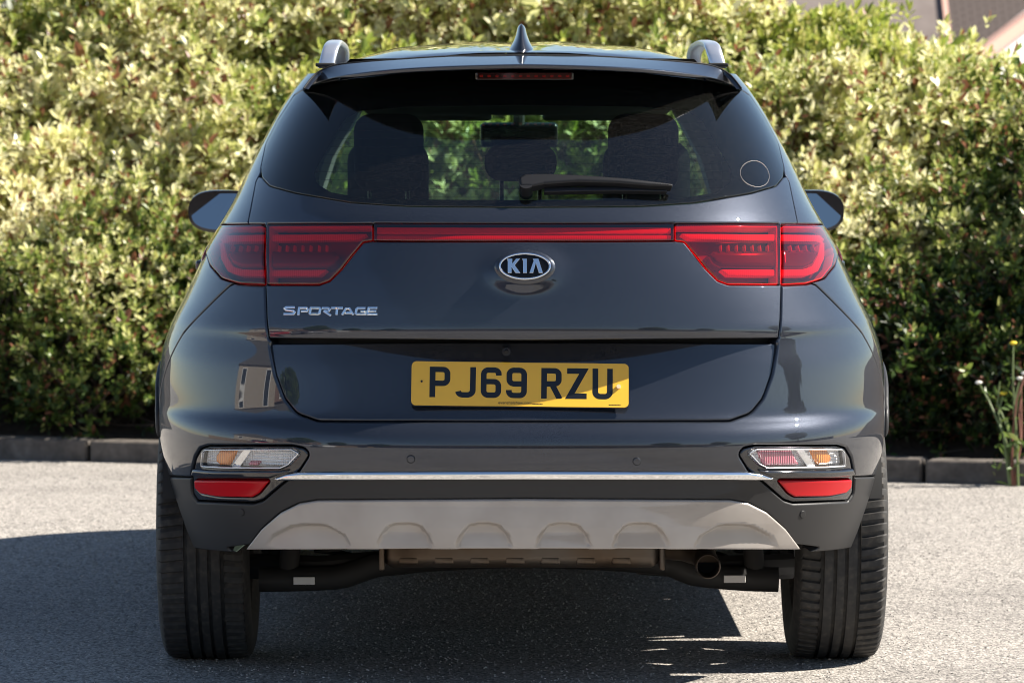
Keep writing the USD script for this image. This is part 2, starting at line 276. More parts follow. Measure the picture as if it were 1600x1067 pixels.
class Chart:
    def __init__(s, end, base, sign, B, n, bow, extra=None, z0=0.2, z1=1.56, umax=4.2):
        zs = np.arange(z0, z1 + 1e-9, 0.004); us = np.arange(0, umax, 0.006)
        th = (1 - np.cos(np.linspace(0, 1, 3000) * np.pi)) / 2 * np.pi / 2
        X = np.zeros((len(zs), len(us))); Y = X.copy()
        for i, z in enumerate(zs):
            A, b, nn = HALF(z), B(z), n(z)
            x = A * np.sin(th) ** (2 / nn); y = -b * np.cos(th) ** (2 / nn)
            y[-1] = 0; x[-1] = A
            x = np.append(x, A); y = np.append(y, 6.0)
            y = y + b + bow * x ** 2
            u = np.concatenate([[0], np.cumsum(np.hypot(np.diff(x), np.diff(y)))])
            X[i] = np.interp(us, u, x); Y[i] = base(z) + sign * np.interp(us, u, y)
        mir = slice(12, 0, -1)
        uu = np.concatenate([-us[mir], us])
        X = np.hstack([-X[:, mir], X]); Y = np.hstack([Y[:, mir], Y])
        s.sx = RectBivariateSpline(zs, uu, X); s.sy = RectBivariateSpline(zs, uu, Y)
        s.extra, s.sign = extra, sign
    def __call__(s, U, z):
        U = np.asarray(U, float); z = np.asarray(z, float)
        a = np.abs(U)
        y = s.sy.ev(z, a)
        if s.extra is not None: y = y + s.extra(a, z)
        return np.stack([np.sign(U) * s.sx.ev(z, a), y, z * np.ones_like(a)], -1)
    def frame(s, U, z, e=0.0015):
        tu = (s(U + e, z) - s(U - e, z)) / (2 * e); tz = (s(U, z + e) - s(U, z - e)) / (2 * e)
        n = np.cross(tu, tz) * s.sign
        return tu, tz, n / np.linalg.norm(n, axis=-1, keepdims=True)
    def prepare(s, um=1.7, zr=(0.24, 1.55)):
        U, z = np.meshgrid(np.arange(-um, um, 0.003), np.arange(*zr, 0.003))
        U, z = U.ravel(), z.ravel()
        p = s(U, z); n = s.frame(U, z)[2]
        ok = ((CAM - p) * n).sum(-1) > 0.02 * np.linalg.norm(CAM - p, axis=-1)
        s.U, s.z = U[ok], z[ok]; s.tree = cKDTree(project(p[ok]))
    def uz(s, pts):
        """photo pixels to surface coordinates (visible side)"""
        pts = np.atleast_2d(np.asarray(pts, float))
        d, i = s.tree.query(pts)
        U, z = s.U[i].copy(), s.z[i].copy()
        for _ in range(2):
            e = 0.001; q = project(s(U, z)); a = (project(s(U + e, z)) - q) / e; b = (project(s(U, z + e)) - q) / e
            r = pts - q; det = a[:, 0] * b[:, 1] - a[:, 1] * b[:, 0]
            du = (r[:, 0] * b[:, 1] - r[:, 1] * b[:, 0]) / det; dz = (a[:, 0] * r[:, 1] - a[:, 1] * r[:, 0]) / det
            good = (np.hypot(du, dz) < 0.008) & (d < 4)
            U += np.where(good, du, 0); z += np.where(good, dz, 0)
        return np.stack([U, z], 1)
    def u_at_y(s, y, z):
        """surface coordinate on the right flank at world depth y"""
        y, z = np.broadcast_arrays(np.asarray(y, float), np.asarray(z, float))
        us = np.arange(0.3, 4.1, 0.004); out = []
        for a, b in zip(y.ravel(), z.ravel()):
            yy = s(us, np.full_like(us, b))[:, 1]
            out.append(np.interp(a, yy, us) if s.sign > 0 else np.interp(-a, -yy, us))
        return np.array(out)
NEXP = smooth_table([(0.2, 2.9), (0.6, 3.0), (0.9, 2.9), (1.1, 2.9), (1.2, 3.0), (1.56, 3.0)], 0.03)
BLEN = smooth_table([(0.2, .85), (0.7, .85), (1.1, .80), (1.2, .75), (1.56, .62)], 0.03)
rear = Chart('rear', REAR, 1, BLEN, NEXP, 0.05)
def _sm(t): t = np.clip(t, 0, 1); return t * t * (3 - 2 * t)
def recess(U, z):
    top = np.interp(z, [0.66, 0.86], [0.004, 0.078])
    return top * (1 - _sm((U - 0.10) / 0.60) * 0.85)
inset = Chart('inset', REAR, 1, BLEN, NEXP, 0.05, recess)
front = Chart('front', FRONT, -1, lambda z: 0.9, lambda z: 2.7, 0.06)
rear.prepare(); inset.prepare(1.0, (0.6, 0.95))

def both(P):                                      # a shape and its mirror image
    return [P, affinity.scale(P, -1, 1, origin=(0, 0))]
def rounded(P, r): return P.buffer(-r).buffer(2 * r).buffer(-r)
def pxpoly(pts, ch=None, r=0.0, left=False):
    P = Polygon((ch or rear).uz(np.array(densify(pts))))
    if left: P = affinity.scale(P, -1, 1, origin=(0, 0))
    P = P.buffer(0)
    return rounded(P, r) if r else P
def densify(pts, h=5.0, close=True):
    pts = [np.array(p, float) for p in pts]; out = []
    for a, b in zip(pts, pts[1:] + pts[:1] if close else pts[1:]):
        n = max(1, int(np.hypot(*(b - a)) / h)); out += [a + (b - a) * k / n for k in range(n)]
    return out if close else out + [pts[-1]]
def curve(pts, n=40):
    """smooth open curve through points"""
    p = np.array(pts, float); t = np.concatenate([[0], np.cumsum(np.hypot(*np.diff(p, axis=0).T))])
    q = np.linspace(0, t[-1], n)
    return np.stack([PchipInterpolator(t, p[:, k])(q) for k in (0, 1)], 1)

def panel(P, ch=None, h=0.016, r=0.004, depth=0.014, off=0.0, field=None, hb=0.006):
    """a piece of skin: outline P in surface coordinates, edge rolled over radius r, rim turned in by depth, field(U, z) adds relief"""
    ch = ch or rear
    if P.geom_type != 'Polygon':
        parts = [panel(g, ch, h, r, depth, off, field, hb) for g in P.geoms if g.area > 1e-7]
        k, V, F, N = 0, [], [], []
        for m in parts: V.append(m.v); F.append(m.f + k); N.append(m.n); k += len(m.v)
        return M3(np.vstack(V), np.vstack(F), np.vstack(N))
    P = P.simplify(0.0004); bd = P.boundary
    rings, pts, nrm = [], [], []
    for k, ring in enumerate([P.exterior, *P.interiors]):
        n = max(8, int(ring.length / hb)); c = np.array(ring.coords)[:-1]
        t0 = np.concatenate([[0], np.cumsum(np.hypot(*np.diff(np.vstack([c, c[:1]]), axis=0).T))])
        tt = np.unique(np.concatenate([np.linspace(0, t0[-1], n, endpoint=False), t0[:-1]]))
        tt = tt[np.concatenate([[True], np.diff(tt) > 2e-4])]
        q = np.stack([np.interp(tt, t0, np.append(c[:, j], c[0, j])) for j in (0, 1)], 1)
        tg = np.roll(q, -1, 0) - np.roll(q, 1, 0); tg /= np.linalg.norm(tg, axis=1, keepdims=True) + 1e-12
        area = 0.5 * np.sum(q[:, 0] * np.roll(q[:, 1], -1) - np.roll(q[:, 0], -1) * q[:, 1])
        o = np.stack([tg[:, 1], -tg[:, 0]], 1) * (1 if (area > 0) == (k == 0) else -1)
        rings.append((sum(len(x) for x in pts), len(q), area > 0 if k == 0 else area < 0)); pts.append(q); nrm.append(o)
    nb = sum(len(x) for x in pts); onrm = np.vstack(nrm)
    for d in (0.15 * r, 0.5 * r, r):
        Q = P.buffer(-d)
        for g in getattr(Q, 'geoms', [Q]):
            if g.is_empty: continue
            for ring in [g.exterior, *g.interiors]:
                n = max(6, int(ring.length / hb)); pts.append(np.array([ring.interpolate(t, True).coords[0] for t in np.linspace(0, 1, n, endpoint=False)]))
    a0, b0, a1, b1 = P.bounds
    gu, gz = np.meshgrid(np.arange(a0, a1, h), np.arange(b0, b1, h * 0.8)); gu = gu + (np.arange(len(gz)) % 2 * h / 2)[:, None]
    inner = P.buffer(-r - 0.35 * h)
    g = np.stack([gu.ravel(), gz.ravel()], 1)
    g = g[shapely.contains_xy(inner, g[:, 0], g[:, 1])] if not inner.is_empty else g[:0]
    p = np.vstack(pts + [g])
    tri = Delaunay(p).simplices
    c = p[tri].mean(1)
    ar = 0.5 * ((p[tri[:, 1]] - p[tri[:, 0]])[:, 0] * (p[tri[:, 2]] - p[tri[:, 0]])[:, 1] - (p[tri[:, 1]] - p[tri[:, 0]])[:, 1] * (p[tri[:, 2]] - p[tri[:, 0]])[:, 0])
    keep = shapely.contains_xy(P, c[:, 0], c[:, 1]) & (np.abs(ar) > 1e-9)
    tri, ar = tri[keep], ar[keep]
    tri[ar < 0] = tri[ar < 0][:, [0, 2, 1]]
    near = shapely.shortest_line(shapely.points(p), bd)
    q = shapely.get_coordinates(near).reshape(-1, 2, 2)[:, 1]
    dv = p - q; dist = np.linalg.norm(dv, axis=1)
    dirn = dv / np.maximum(dist, 1e-9)[:, None]; dirn[:nb] = -onrm; dist[:nb] = 0
    t = np.clip(dist / r, 0, 1)
    roll = -r * (1 - np.sqrt(np.clip(1 - (1 - t) ** 2, 0, 1))) * 0.9
    slope = np.where(t < 1, np.minimum((1 - t) / np.sqrt(np.maximum(1 - (1 - t) ** 2, 0.05)), 2.5), 0) * 0.9
    o = off + roll; go = dirn * slope[:, None]
    if field is not None:
        e = 0.001; U, Z = p.T; o = o + field(U, Z)
        go = go + np.stack([(field(U + e, Z) - field(U - e, Z)) / (2 * e), (field(U, Z + e) - field(U, Z - e)) / (2 * e)], 1)
    pos = ch(*p.T); tu, tz, n = ch.frame(*p.T)
    E, F_, G = (tu * tu).sum(-1), (tu * tz).sum(-1), (tz * tz).sum(-1); D = E * G - F_ * F_
    gu_, gz_ = go.T
    grad = tu * ((G * gu_ - F_ * gz_) / D)[:, None] + tz * ((E * gz_ - F_ * gu_) / D)[:, None]
    v = pos + n * o[:, None]; nn = n - grad; nn /= np.linalg.norm(nn, axis=1, keepdims=True)
    flip = ch.sign < 0
    f = tri[:, ::-1] if flip else tri
    V, N, Fc = [v], [nn], [f]; k = len(v)
    # rim
    if depth > 0:
        for s0, m, ccw in rings:
            idx = np.arange(s0, s0 + m)
            ow = tu[idx] * onrm[idx, :1] + tz[idx] * onrm[idx, 1:]; ow /= np.linalg.norm(ow, axis=1, keepdims=True)
            V += [v[idx], v[idx] - n[idx] * depth]; N += [ow, ow]
            i = np.arange(m); j = (i + 1) % m
            quad = np.vstack([np.stack([k + i, k + m + i, k + m + j], 1), np.stack([k + i, k + m + j, k + j], 1)])
            fl = (not ccw) != flip
            Fc.append(quad[:, ::-1] if fl else quad); k += 2 * m
    return M3(np.vstack(V), np.vstack(Fc), np.vstack(N))

# ------------------------------------------------------------------ ground, kerb, bank
def kerb_y(x): return 6.68 - 0.315 * x + 0.02
obj('car_park', grid(np.stack(list(np.meshgrid(np.linspace(-150, 150, 41), np.linspace(-150, 250, 41), indexing='ij')) + [np.zeros((41, 41))], -1)), 'macadam', kind='structure')
rng = np.random.default_rng(11)
pi = UsdGeom.PointInstancer.Define(stage, '/World/loose_chippings')
tag(pi.GetPrim(), 'small loose stone chippings scattered over the car park surface', 'gravel', kind='stuff')
N_ = 60000
cx_, cy_ = rng.uniform(-2.6, 2.6, N_), rng.uniform(-2.2, 7.5, N_)
ok_ = cy_ < kerb_y(cx_) - 0.02; cx_, cy_ = cx_[ok_], cy_[ok_]; N_ = len(cx_)
protos = []
for k in range(3):
    ico = trimesh.creation.icosphere(subdivisions=0, radius=1.0); ico.vertices *= rng.uniform(0.7, 1.25, (12, 1)) * [1, 1, 0.7]
    pm = usdkit.mesh(stage, f'/World/loose_chippings/chipping_{k:03d}' if k else '/World/loose_chippings/chipping', ico, L[['stone', 'stone_pale', 'stone_dark'][k]]); protos.append(pm.GetPath())
pi.CreatePrototypesRel().SetTargets(protos)
pi.CreateProtoIndicesAttr(Vt.IntArray.FromNumpy(rng.choice(3, N_, p=[.62, .13, .25]).astype(np.int32)))
sz = 0.0014 + 0.0022 * rng.uniform(size=N_) ** 2.5
pi.CreatePositionsAttr(Vt.Vec3fArray.FromNumpy(np.stack([cx_, cy_, sz * 0.25], 1).astype(np.float32)))
pi.CreateScalesAttr(Vt.Vec3fArray.FromNumpy(np.repeat(sz[:, None], 3, 1).astype(np.float32)))
an = rng.uniform(0, np.pi, N_); pi.CreateOrientationsAttr(Vt.QuathArray([Gf.Quath(float(math.cos(a)), 0, 0, float(math.sin(a))) for a in an]))
rng = np.random.default_rng(7)
kerb = thing('kerb', kind='structure')
ks = np.array([1.0, -0.315, 0]); klen = np.linalg.norm(ks); kd = ks / klen; ka = math.atan2(kd[1], kd[0])
for k in range(-9, 10):
    c = np.array([1.24 + 0.445 * 0 + k * 0.86, 0, 0]) ; x = c[0] * kd[0]
    m = rbox((0, 0, 0), (0.848, 0.13, 0.30), 0.014)
    m.apply_transform(rotm(ka + rng.normal(0, 0.002), [0, 0, 1])); m.apply_translation((x, kerb_y(x) + 0.07 + rng.normal(0, 0.003), -0.058 + rng.normal(0, 0.003)))
    obj('kerb_stone', m, 'kerb', kerb)
def bank_h(x, y):
    s = y - kerb_y(x) - 0.12
    return np.clip(0.062 + 0.42 * np.clip(s - 0.15, 0, None), 0, 1.25) + 0.05 * (meshkit.noise(np.stack([x * 3, y * 3, x * 0], -1), 3) - 0.5) * np.clip(s * 4, 0, 1)
bxs, bss = np.meshgrid(np.linspace(-8, 8, 120), np.concatenate([np.linspace(0.12, 4, 60), [6, 9, 15]]), indexing='ij')
bys = kerb_y(bxs) + bss
obj('planted_bank', grid(np.stack([bxs, bys, bank_h(bxs, bys)], -1)), 'soil', kind='structure')

# ------------------------------------------------------------------ shrubs on the bank
def leaves(tip, axis, rng, n, length, spread, width=0.42, bias=None):
    """a whorl of n folded oval leaves at every twig tip"""
    T = len(tip); ax = axis / np.linalg.norm(axis, axis=1, keepdims=True)
    ref = rng.normal(size=(T, 3)); a = np.cross(ax, ref); a /= np.linalg.norm(a, axis=1, keepdims=True); b = np.cross(ax, a)
    ph = (np.arange(n) * 2.4)[None] + rng.uniform(0, 6.28, (T, 1)); tilt = np.linspace(spread[0], spread[1], n)[None] + rng.normal(0, 0.22, (T, n))
    rad = a[:, None] * np.cos(ph)[..., None] + b[:, None] * np.sin(ph)[..., None]
    d = rad * np.sin(tilt)[..., None] + ax[:, None] * np.cos(tilt)[..., None]
    up = ax[:, None] * np.sin(tilt)[..., None] - rad * np.cos(tilt)[..., None]
    sd = np.cross(d, up)
    length = np.asarray(length, float).reshape(-1, 1, 1)
    ln = length * rng.uniform(0.55, 1.25, (T, n))[..., None]
    base = tip[:, None] - ax[:, None] * (np.linspace(0.0, 1.0, n)[None, :, None] * length * 0.9) + d * ln * 0.06
    w = ln * width
    P = np.stack([base, base + d * ln * 0.38 + sd * w * 0.5 + up * w * 0.16, base + d * ln * 0.74 + sd * w * 0.40 + up * w * 0.10, base + d * ln - up * w * 0.12,
                  base + d * ln * 0.74 - sd * w * 0.40 + up * w * 0.10, base + d * ln * 0.38 - sd * w * 0.5 + up * w * 0.16], 2).reshape(-1, 3)
    k = np.arange(T * n)[:, None, None] * 6
    F = (k + np.array([[0, 1, 2], [0, 2, 3], [0, 3, 4], [0, 4, 5]])[None]).reshape(-1, 3)
    tint = np.clip(rng.uniform(0, 1, (T, 1)) * 0.45 + rng.uniform(0, 1, (T, n)) * 0.55, 0, 1)
    if bias is not None:
        tint = np.clip(bias[:, None] + rng.normal(0, 0.10, (T, 1)) + rng.normal(0, 0.13, (T, n)), 0, 0.90)
        tint = np.where(rng.uniform(size=(T, n)) < 0.07 + 0.16 * (rng.uniform(size=(T, 1)) < 0.2), 1.0, tint)
    return P, F, None, np.repeat(tint.ravel(), 6)
def shrub(px, py, s, rx, rz, kind, label, seed, twigs=950, size=0.036):
    rng = np.random.default_rng(seed)
    y = 7.0
    for _ in range(8):
        c = unproject(px, py, y); y = kerb_y(c[0]) + s
    base_z = float(bank_h(np.array(c[0]), np.array(c[1]))); c[2] = max(c[2], base_z + 0.1)
    g = thing('shrub', label, 'shrub', (c[0], c[1], base_z - 0.03), group='shrubs on the planted bank')
    off = np.array([0, 0, c[2] - base_z + 0.03])
    d = rng.normal(size=(twigs * 3, 3)); d /= np.linalg.norm(d, axis=1, keepdims=True)
    d = d[(d[:, 1] < 0.45) & (d[:, 2] > -0.85)][:twigs]
    lump = 0.46 + 1.02 * meshkit.fbm(d * 2.4 + seed * 3.7, 3, seed)
    depth = 1 - 0.42 * rng.uniform(0, 1, len(d)) ** 2.2
    R = np.array([rx, rx * 0.9, rz])
    tip = d * R * (lump * depth)[:, None]
    # shoots stick out past the outline here and there
    shoot = rng.uniform(size=len(d)) < 0.15
    tip[shoot] *= rng.uniform(1.04, 1.32, (shoot.sum(), 1))
    ax = d * 0.8 + np.array([0.22, -0.22, 0.75]) + rng.normal(0, 0.38, d.shape)
    tip = tip + off
    n = 9
    if kind == 'leaf_lime': bias = None
    else:
        wp_ = tip + np.array([c[0], c[1], base_z])
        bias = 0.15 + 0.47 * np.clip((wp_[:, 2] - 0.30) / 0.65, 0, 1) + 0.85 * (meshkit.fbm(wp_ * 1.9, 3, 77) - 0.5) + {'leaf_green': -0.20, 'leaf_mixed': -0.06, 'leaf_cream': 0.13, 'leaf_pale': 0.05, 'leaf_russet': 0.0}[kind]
    sizes = rng.lognormal(0, 0.27, len(tip)) * size * (0.8 + 0.5 * meshkit.noise(np.array([[c[0] * 3, c[1] * 3, seed * 1.3]]), 5)[0])
    fol = leaves(tip, ax, rng, n, sizes, (0.25, 1.35), bias=bias)
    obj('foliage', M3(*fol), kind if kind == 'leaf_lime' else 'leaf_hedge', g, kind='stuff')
    # stems: a few thick ones and thin twigs to the shoots
    st = []
    for i in rng.choice(len(d), 90, replace=False):
        e = tip[i]; b0 = np.array([rng.normal(0, rx * 0.25), rng.normal(0, rx * 0.2), 0.0]); mid = (b0 + e) / 2 + rng.normal(0, 0.04, 3)
        st.append(tube(np.array([b0, mid, e]), np.array([0.006, 0.004, 0.002]), 4))
    obj('stem', cat3(st), 'stem' if kind in ('leaf_pale', 'leaf_cream', 'leaf_russet') else 'stem_dark', g, kind='stuff')
    return g
SHRUBS = [  # px, py, metres behind the kerb, radii, leaf, label
    (-10, 530, 0.55, .52, .46, 'leaf_mixed', 'dark green low shrub above the kerb at the far left edge'),
    (190, 540, 0.46, .48, .42, 'leaf_mixed', 'dark green low shrub above the kerb just left of the car'),
    (30, 375, 1.20, .50, .46, 'leaf_cream', 'cream-leaved shrub at the left edge above the dark green one'),
    (225, 425, 1.00, .46, .42, 'leaf_cream', 'cream-leaved shrub beside the left door mirror'),
    (60, 250, 1.8, .56, .46, 'leaf_pale', 'pale shrub at the left edge halfway up the bank'),
    (230, 190, 2.0, .58, .48, 'leaf_pale', 'pale shrub up the bank left of the rear window'),
    (370, 240, 1.7, .46, .40, 'leaf_pale', 'pale red-stemmed shrub beside the left rear pillar'),
    (40, 75, 2.6, .60, .46, 'leaf_lime', 'yellow-green shrub in the top left corner'),
    (225, 85, 2.5, .58, .46, 'leaf_pale', 'pale shrub at the top of the bank left of the roof rail'),
    (400, 110, 2.3, .56, .48, 'leaf_pale', 'pale pinkish shrub behind the left roof rail'),
    (330, -20, 3.2, .55, .45, 'leaf_lime', 'lime-green shrub on the top edge left of the car roof'),
    (130, -30, 3.4, .60, .50, 'leaf_lime', 'lime-green shrub on the top edge at far left'),
    (590, 60, 2.5, .55, .46, 'leaf_pale', 'pale shrub showing above the left half of the roof'),
    (780, 55, 2.5, .55, .46, 'leaf_russet', 'russet and pale shrub behind the roof aerial'),
    (960, 60, 2.5, .55, .46, 'leaf_pale', 'pale shrub showing above the right half of the roof'),
    (560, 0, 3.2, .55, .45, 'leaf_pale', 'pale shrub on the top edge above the left half of the roof'),
    (760, -10, 3.3, .55, .45, 'leaf_lime', 'yellow-green shrub on the top edge above the aerial'),
    (960, -5, 3.2, .50, .42, 'leaf_pale', 'pale shrub on the top edge above the right half of the roof'),
    (570, 250, 1.7, .48, .44, 'leaf_lime', 'yellow-green shrub seen through the left of the rear window'),
    (740, 250, 1.7, .48, .44, 'leaf_pale', 'pale shrub seen through the middle of the rear window'),
    (910, 250, 1.7, .48, .44, 'leaf_lime', 'yellow-green shrub seen through the rear window above the wiper'),
    (1090, 250, 1.7, .48, .44, 'leaf_pale', 'pale shrub seen through the right of the rear window'),
    (1120, 100, 2.4, .48, .38, 'leaf_pale', 'pale shrub behind the right roof rail'),
    (1270, 142, 2.4, .46, .34, 'leaf_lime', 'lime and pale shrub in front of the grey roof'),
    (1420, 170, 2.4, .48, .32, 'leaf_pale', 'pale shrub below the tiled roof'),
    (1560, 262, 2.2, .46, .34, 'leaf_pale', 'pale shrub at the right edge below the white gable'),
    (1260, 250, 1.7, .46, .42, 'leaf_pale', 'pale shrub beside the right rear pillar'),
    (1410, 270, 1.7, .52, .44, 'leaf_cream', 'cream-leaved shrub right of the right door mirror'),
    (1570, 330, 1.6, .48, .40, 'leaf_green', 'green small-leaved shrub at the right edge halfway up'),
    (1330, 400, 1.2, .44, .40, 'leaf_cream', 'cream-leaved shrub close behind the right door mirror'),
    (1450, 430, 1.15, .50, .44, 'leaf_green', 'green small-leaved shrub hanging over the bank right of the car'),
    (1590, 500, 0.95, .50, .42, 'leaf_green', 'green small-leaved shrub at the right edge above the weed'),
    (1410, 560, 0.60, .44, .36, 'leaf_green', 'low green shrub above the kerb right of the rear wheel'),
    (1550, 570, 0.62, .44, .34, 'leaf_green', 'low green shrub behind the tall weed'),
    (400, 480, 0.8, .46, .42, 'leaf_green', 'dark green low shrub hidden by the left flank of the car'),
    (1200, 470, 0.9, .46, .42, 'leaf_green', 'dark green low shrub hidden by the right flank of the car'),
    (130, 330, 1.5, .44, .40, 'leaf_cream', 'cream-leaved bushy shrub in the middle of the left-hand planting'),
    (110, 470, 0.75, .40, .36, 'leaf_mixed', 'mixed green and cream shrub between the cream shrubs and the kerb at left'),
    (340, 330, 1.35, .40, .38, 'leaf_pale', 'pale shrub just above the left door mirror'),
    (300, 480, 0.75, .40, .38, 'leaf_mixed', 'mixed green and cream shrub below the left door mirror'),
    (120, 150, 2.3, .46, .40, 'leaf_pale', 'pale shrub below the yellow-green one in the top left corner'),
    (1350, 200, 2.0, .44, .38, 'leaf_lime', 'lime-green shrub between the pale ones right of the car roof'),
    (1490, 230, 1.9, .42, .36, 'leaf_pale', 'pale shrub above the green small-leaved ones at right'),
    (1500, 350, 1.4, .40, .34, 'leaf_mixed', 'mixed green and cream shrub at mid height right of the door mirror'),
    (-150, 400, 1.0, .60, .55, 'leaf_mixed', 'mixed shrub just outside the left edge'),
    (-160, 180, 2.0, .62, .55, 'leaf_pale', 'pale shrub outside the left edge, high on the bank'),
    (-340, 300, 1.3, .65, .60, 'leaf_pale', 'pale shrub well outside the left edge'),
    (1730, 430, 0.9, .55, .55, 'leaf_green', 'green shrub just outside the right edge'),
    (1840, 300, 1.4, .60, .60, 'leaf_pale', 'pale shrub outside the right edge'),
]
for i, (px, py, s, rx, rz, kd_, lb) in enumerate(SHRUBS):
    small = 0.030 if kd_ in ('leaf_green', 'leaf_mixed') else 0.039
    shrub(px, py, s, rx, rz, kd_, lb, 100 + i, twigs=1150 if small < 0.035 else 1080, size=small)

# tall flowering weed growing in the gutter at the right edge
wp = unproject(1583, 757, kerb_y(1.98) - 0.02); wp[2] = 0
weed = thing('flowering_weed', 'tall straggly weed with yellow flowers growing against the kerb', 'weed', wp)
rng = np.random.default_rng(5)
for k in range(9):
    a = rng.uniform(-1, 1); top = np.array([a * 0.13 - 0.02, rng.uniform(-.06, .06), rng.uniform(0.28, 0.58)])
    pts = np.array([[rng.normal(0, .012), 0, 0], top * [0.25, 0.3, 0.45] + rng.normal(0, .015, 3), top * [0.75, 0.8, 0.8] + rng.normal(0, .015, 3), top])
    obj('stem', tube(pts, np.array([.006, .005, .004, .0025]), 6), 'stem' if k % 3 == 0 else 'weed_green', weed)
    if k < 6:
        fl = trimesh.creation.icosphere(subdivisions=1, radius=0.010); fl.vertices *= [1.4, 1.2, 0.7]; fl.apply_translation(top)
        obj('flower' if k % 2 == 0 else 'seed_head', fl, 'petal_yellow' if k % 2 == 0 else 'seed_white', weed)
tipn = np.stack([rng.normal(0, .05, 60), rng.normal(0, .04, 60), rng.uniform(0.02, .4, 60)], 1)[:24]
obj('leaf', M3(*leaves(tipn, rng.normal(size=(24, 3)) + [0, 0, .6], rng, 3, 0.05, (0.5, 1.2), 0.3)), 'leaf_green', weed, kind='stuff')

# ------------------------------------------------------------------ houses beyond the bank
def slab_px(pts, y, th, lean=None, turn=None):
    """flat plate through photo pixels at depth y (pitched back by lean = metres of depth per metre of height)"""
    P = []
    for a, b in pts:
        p = unproject(a, b, y + (turn * (a - 1500) * 0.0061 if turn else 0))
        if lean:
            for _ in range(6): p = unproject(a, b, y + (p[2] - 2.0) * lean)
        P.append(p)
    P = np.array(P); n = np.cross(P[1] - P[0], P[2] - P[0]); n /= np.linalg.norm(n)
    if n[1] > 0: n = -n
    V = np.vstack([P, P - n * th]); k = len(P)
    F = [[0, i, i + 1] for i in range(1, k - 1)] + [[k, k + i + 1, k + i] for i in range(1, k - 1)]
    for i in range(k):
        j = (i + 1) % k; F += [[i, j, k + j], [i, k + j, k + i]]
    m = trimesh.Trimesh(V, F, process=False); m.fix_normals(); return m
mat('roof_felt', {'g': ('geometry', {}), 'n': ('noise_texture', {'scale': 6.0, 'detail': 6.0}),
                  'r': ('rgb_ramp', {'ramp': [(0.3, (0.13, 0.105, 0.095)), (0.7, (0.175, 0.145, 0.13))]}), 'p': ('principled_bsdf', {'roughness': 0.9})},
    [('g.position', 'n.vector'), ('n.fac', 'r.fac'), ('r.color', 'p.base_color')])
mat('roof_tile', {'r': ('rgb_ramp', {'ramp': [(0.0, (0.085, 0.065, 0.058)), (1.0, (0.15, 0.12, 0.105))]}), 'g': ('geometry', {}), 'p': ('principled_bsdf', {'roughness': 0.85})},
    [('g.random_per_island', 'r.fac'), ('r.color', 'p.base_color')])
simple('barge', (0.55, 0.33, 0.26), 0.7)
simple('render_white', (0.80, 0.80, 0.78), 0.8)
simple('lead', (0.05, 0.05, 0.055), 0.6)
simple('brick_far', (0.22, 0.11, 0.075), 0.9)
h1 = thing('house', 'house with a plain grey-brown roof behind the top of the bank', 'house')
obj('roof', slab_px([(880, -160), (1455, -160), (1487, 125), (880, 125)], 33, 0.12, 1.2), 'roof_felt', h1)
obj('verge', slab_px([(1455, -160), (1462, -160), (1494, 125), (1486, 125)], 32.93, 0.16, 1.2), 'barge', h1)
obj('wall', slab_px([(900, 125), (1480, 125), (1480, 420), (900, 420)], 34, 0.3), 'brick_far', h1)
h2 = thing('house', 'house with dark tiled roof and white gable at the top right', 'house')
obj('roof', slab_px([(1462, -160), (1800, -160), (1800, 130), (1500, 130)], 36, 0.1, 1.2), 'lead', h2)
tl = []
o = unproject(1455, 130, 36)
for _ in range(6): o = unproject(1455, 130, 36 + (o[2] - 2.0) * 1.2)
dirx = np.array([1.0, 0.0, 0]); upd = np.array([0, 1.2, 1.0]); upd /= np.linalg.norm(upd); nn = np.cross(dirx, upd)
for r_ in range(44):
    for c_ in range(12):
        p = o + dirx * (c_ * 0.17 + (r_ % 2) * 0.085) + upd * r_ * 0.060 * 1.0 + nn * 0.03
        q = project(p)
        if q[0] < 1466 + (q[1]) * 0.17 or q[0] > 1800 or q[0] > 1515 + (96 - q[1]) * 1.33 + 20: continue
        m = bx((0, 0, 0), (0.160, 0.075, 0.022)); T = np.eye(4); T[:3, 0] = dirx; T[:3, 1] = upd; T[:3, 2] = nn; T[:3, 3] = p
        m.apply_transform(rotm(0.22, [1, 0, 0])); m.apply_transform(T); tl.append(m)
obj('roof_tile', cat3(tl), 'roof_tile', h2, kind='stuff')
obj('gable_wall', slab_px([(1500, 118), (1800, -120), (1800, 420), (1500, 420)], 31, 0.25, turn=0.8), 'render_white', h2)
obj('barge_board', slab_px([(1490, 112), (1800, -124), (1800, -102), (1490, 134)], 30.8, 0.12, turn=0.8), 'barge', h2)
# ------------------------------------------------------------------ the car
car = thing('parked_car', 'dark blue-grey five-door SUV parked with its tail towards us', 'car')
# outlines traced on the right half unless left=True
GLASS_R = [(818, 107), (1001, 113), (1085, 122), (1148, 134), (1172, 150), (1197, 188), (1216, 224), (1225, 262), (1224, 277), (1213, 290), (1174, 301), (1087, 316), (1001, 321.5), (818, 323)]
gl = rear.uz(np.array(densify(GLASS_R, close=False))); gl[0, 0] = gl[-1, 0] = 0
half = Polygon(np.vstack([gl, [[0, gl[0, 1]]]])).buffer(0)
GLASS = rounded(unary_union([half, affinity.scale(half, -1, 1, origin=(0, 0))]).buffer(0.002).buffer(-0.002), 0.012)
LAMP_OUT = [(1222.8, 350.5), (1290, 352), (1300, 360), (1306, 372), (1309, 392), (1304, 414), (1288, 434), (1262, 442), (1222.8, 444)]
LAMP_IN = [(1055, 350), (1218.5, 350.5), (1218.5, 444), (1138, 444), (1122, 438), (1104, 420), (1086, 397), (1070, 377.5), (1055, 375.5)]
lo = pxpoly(LAMP_OUT, r=0.002); li = pxpoly(LAMP_IN, r=0.003)
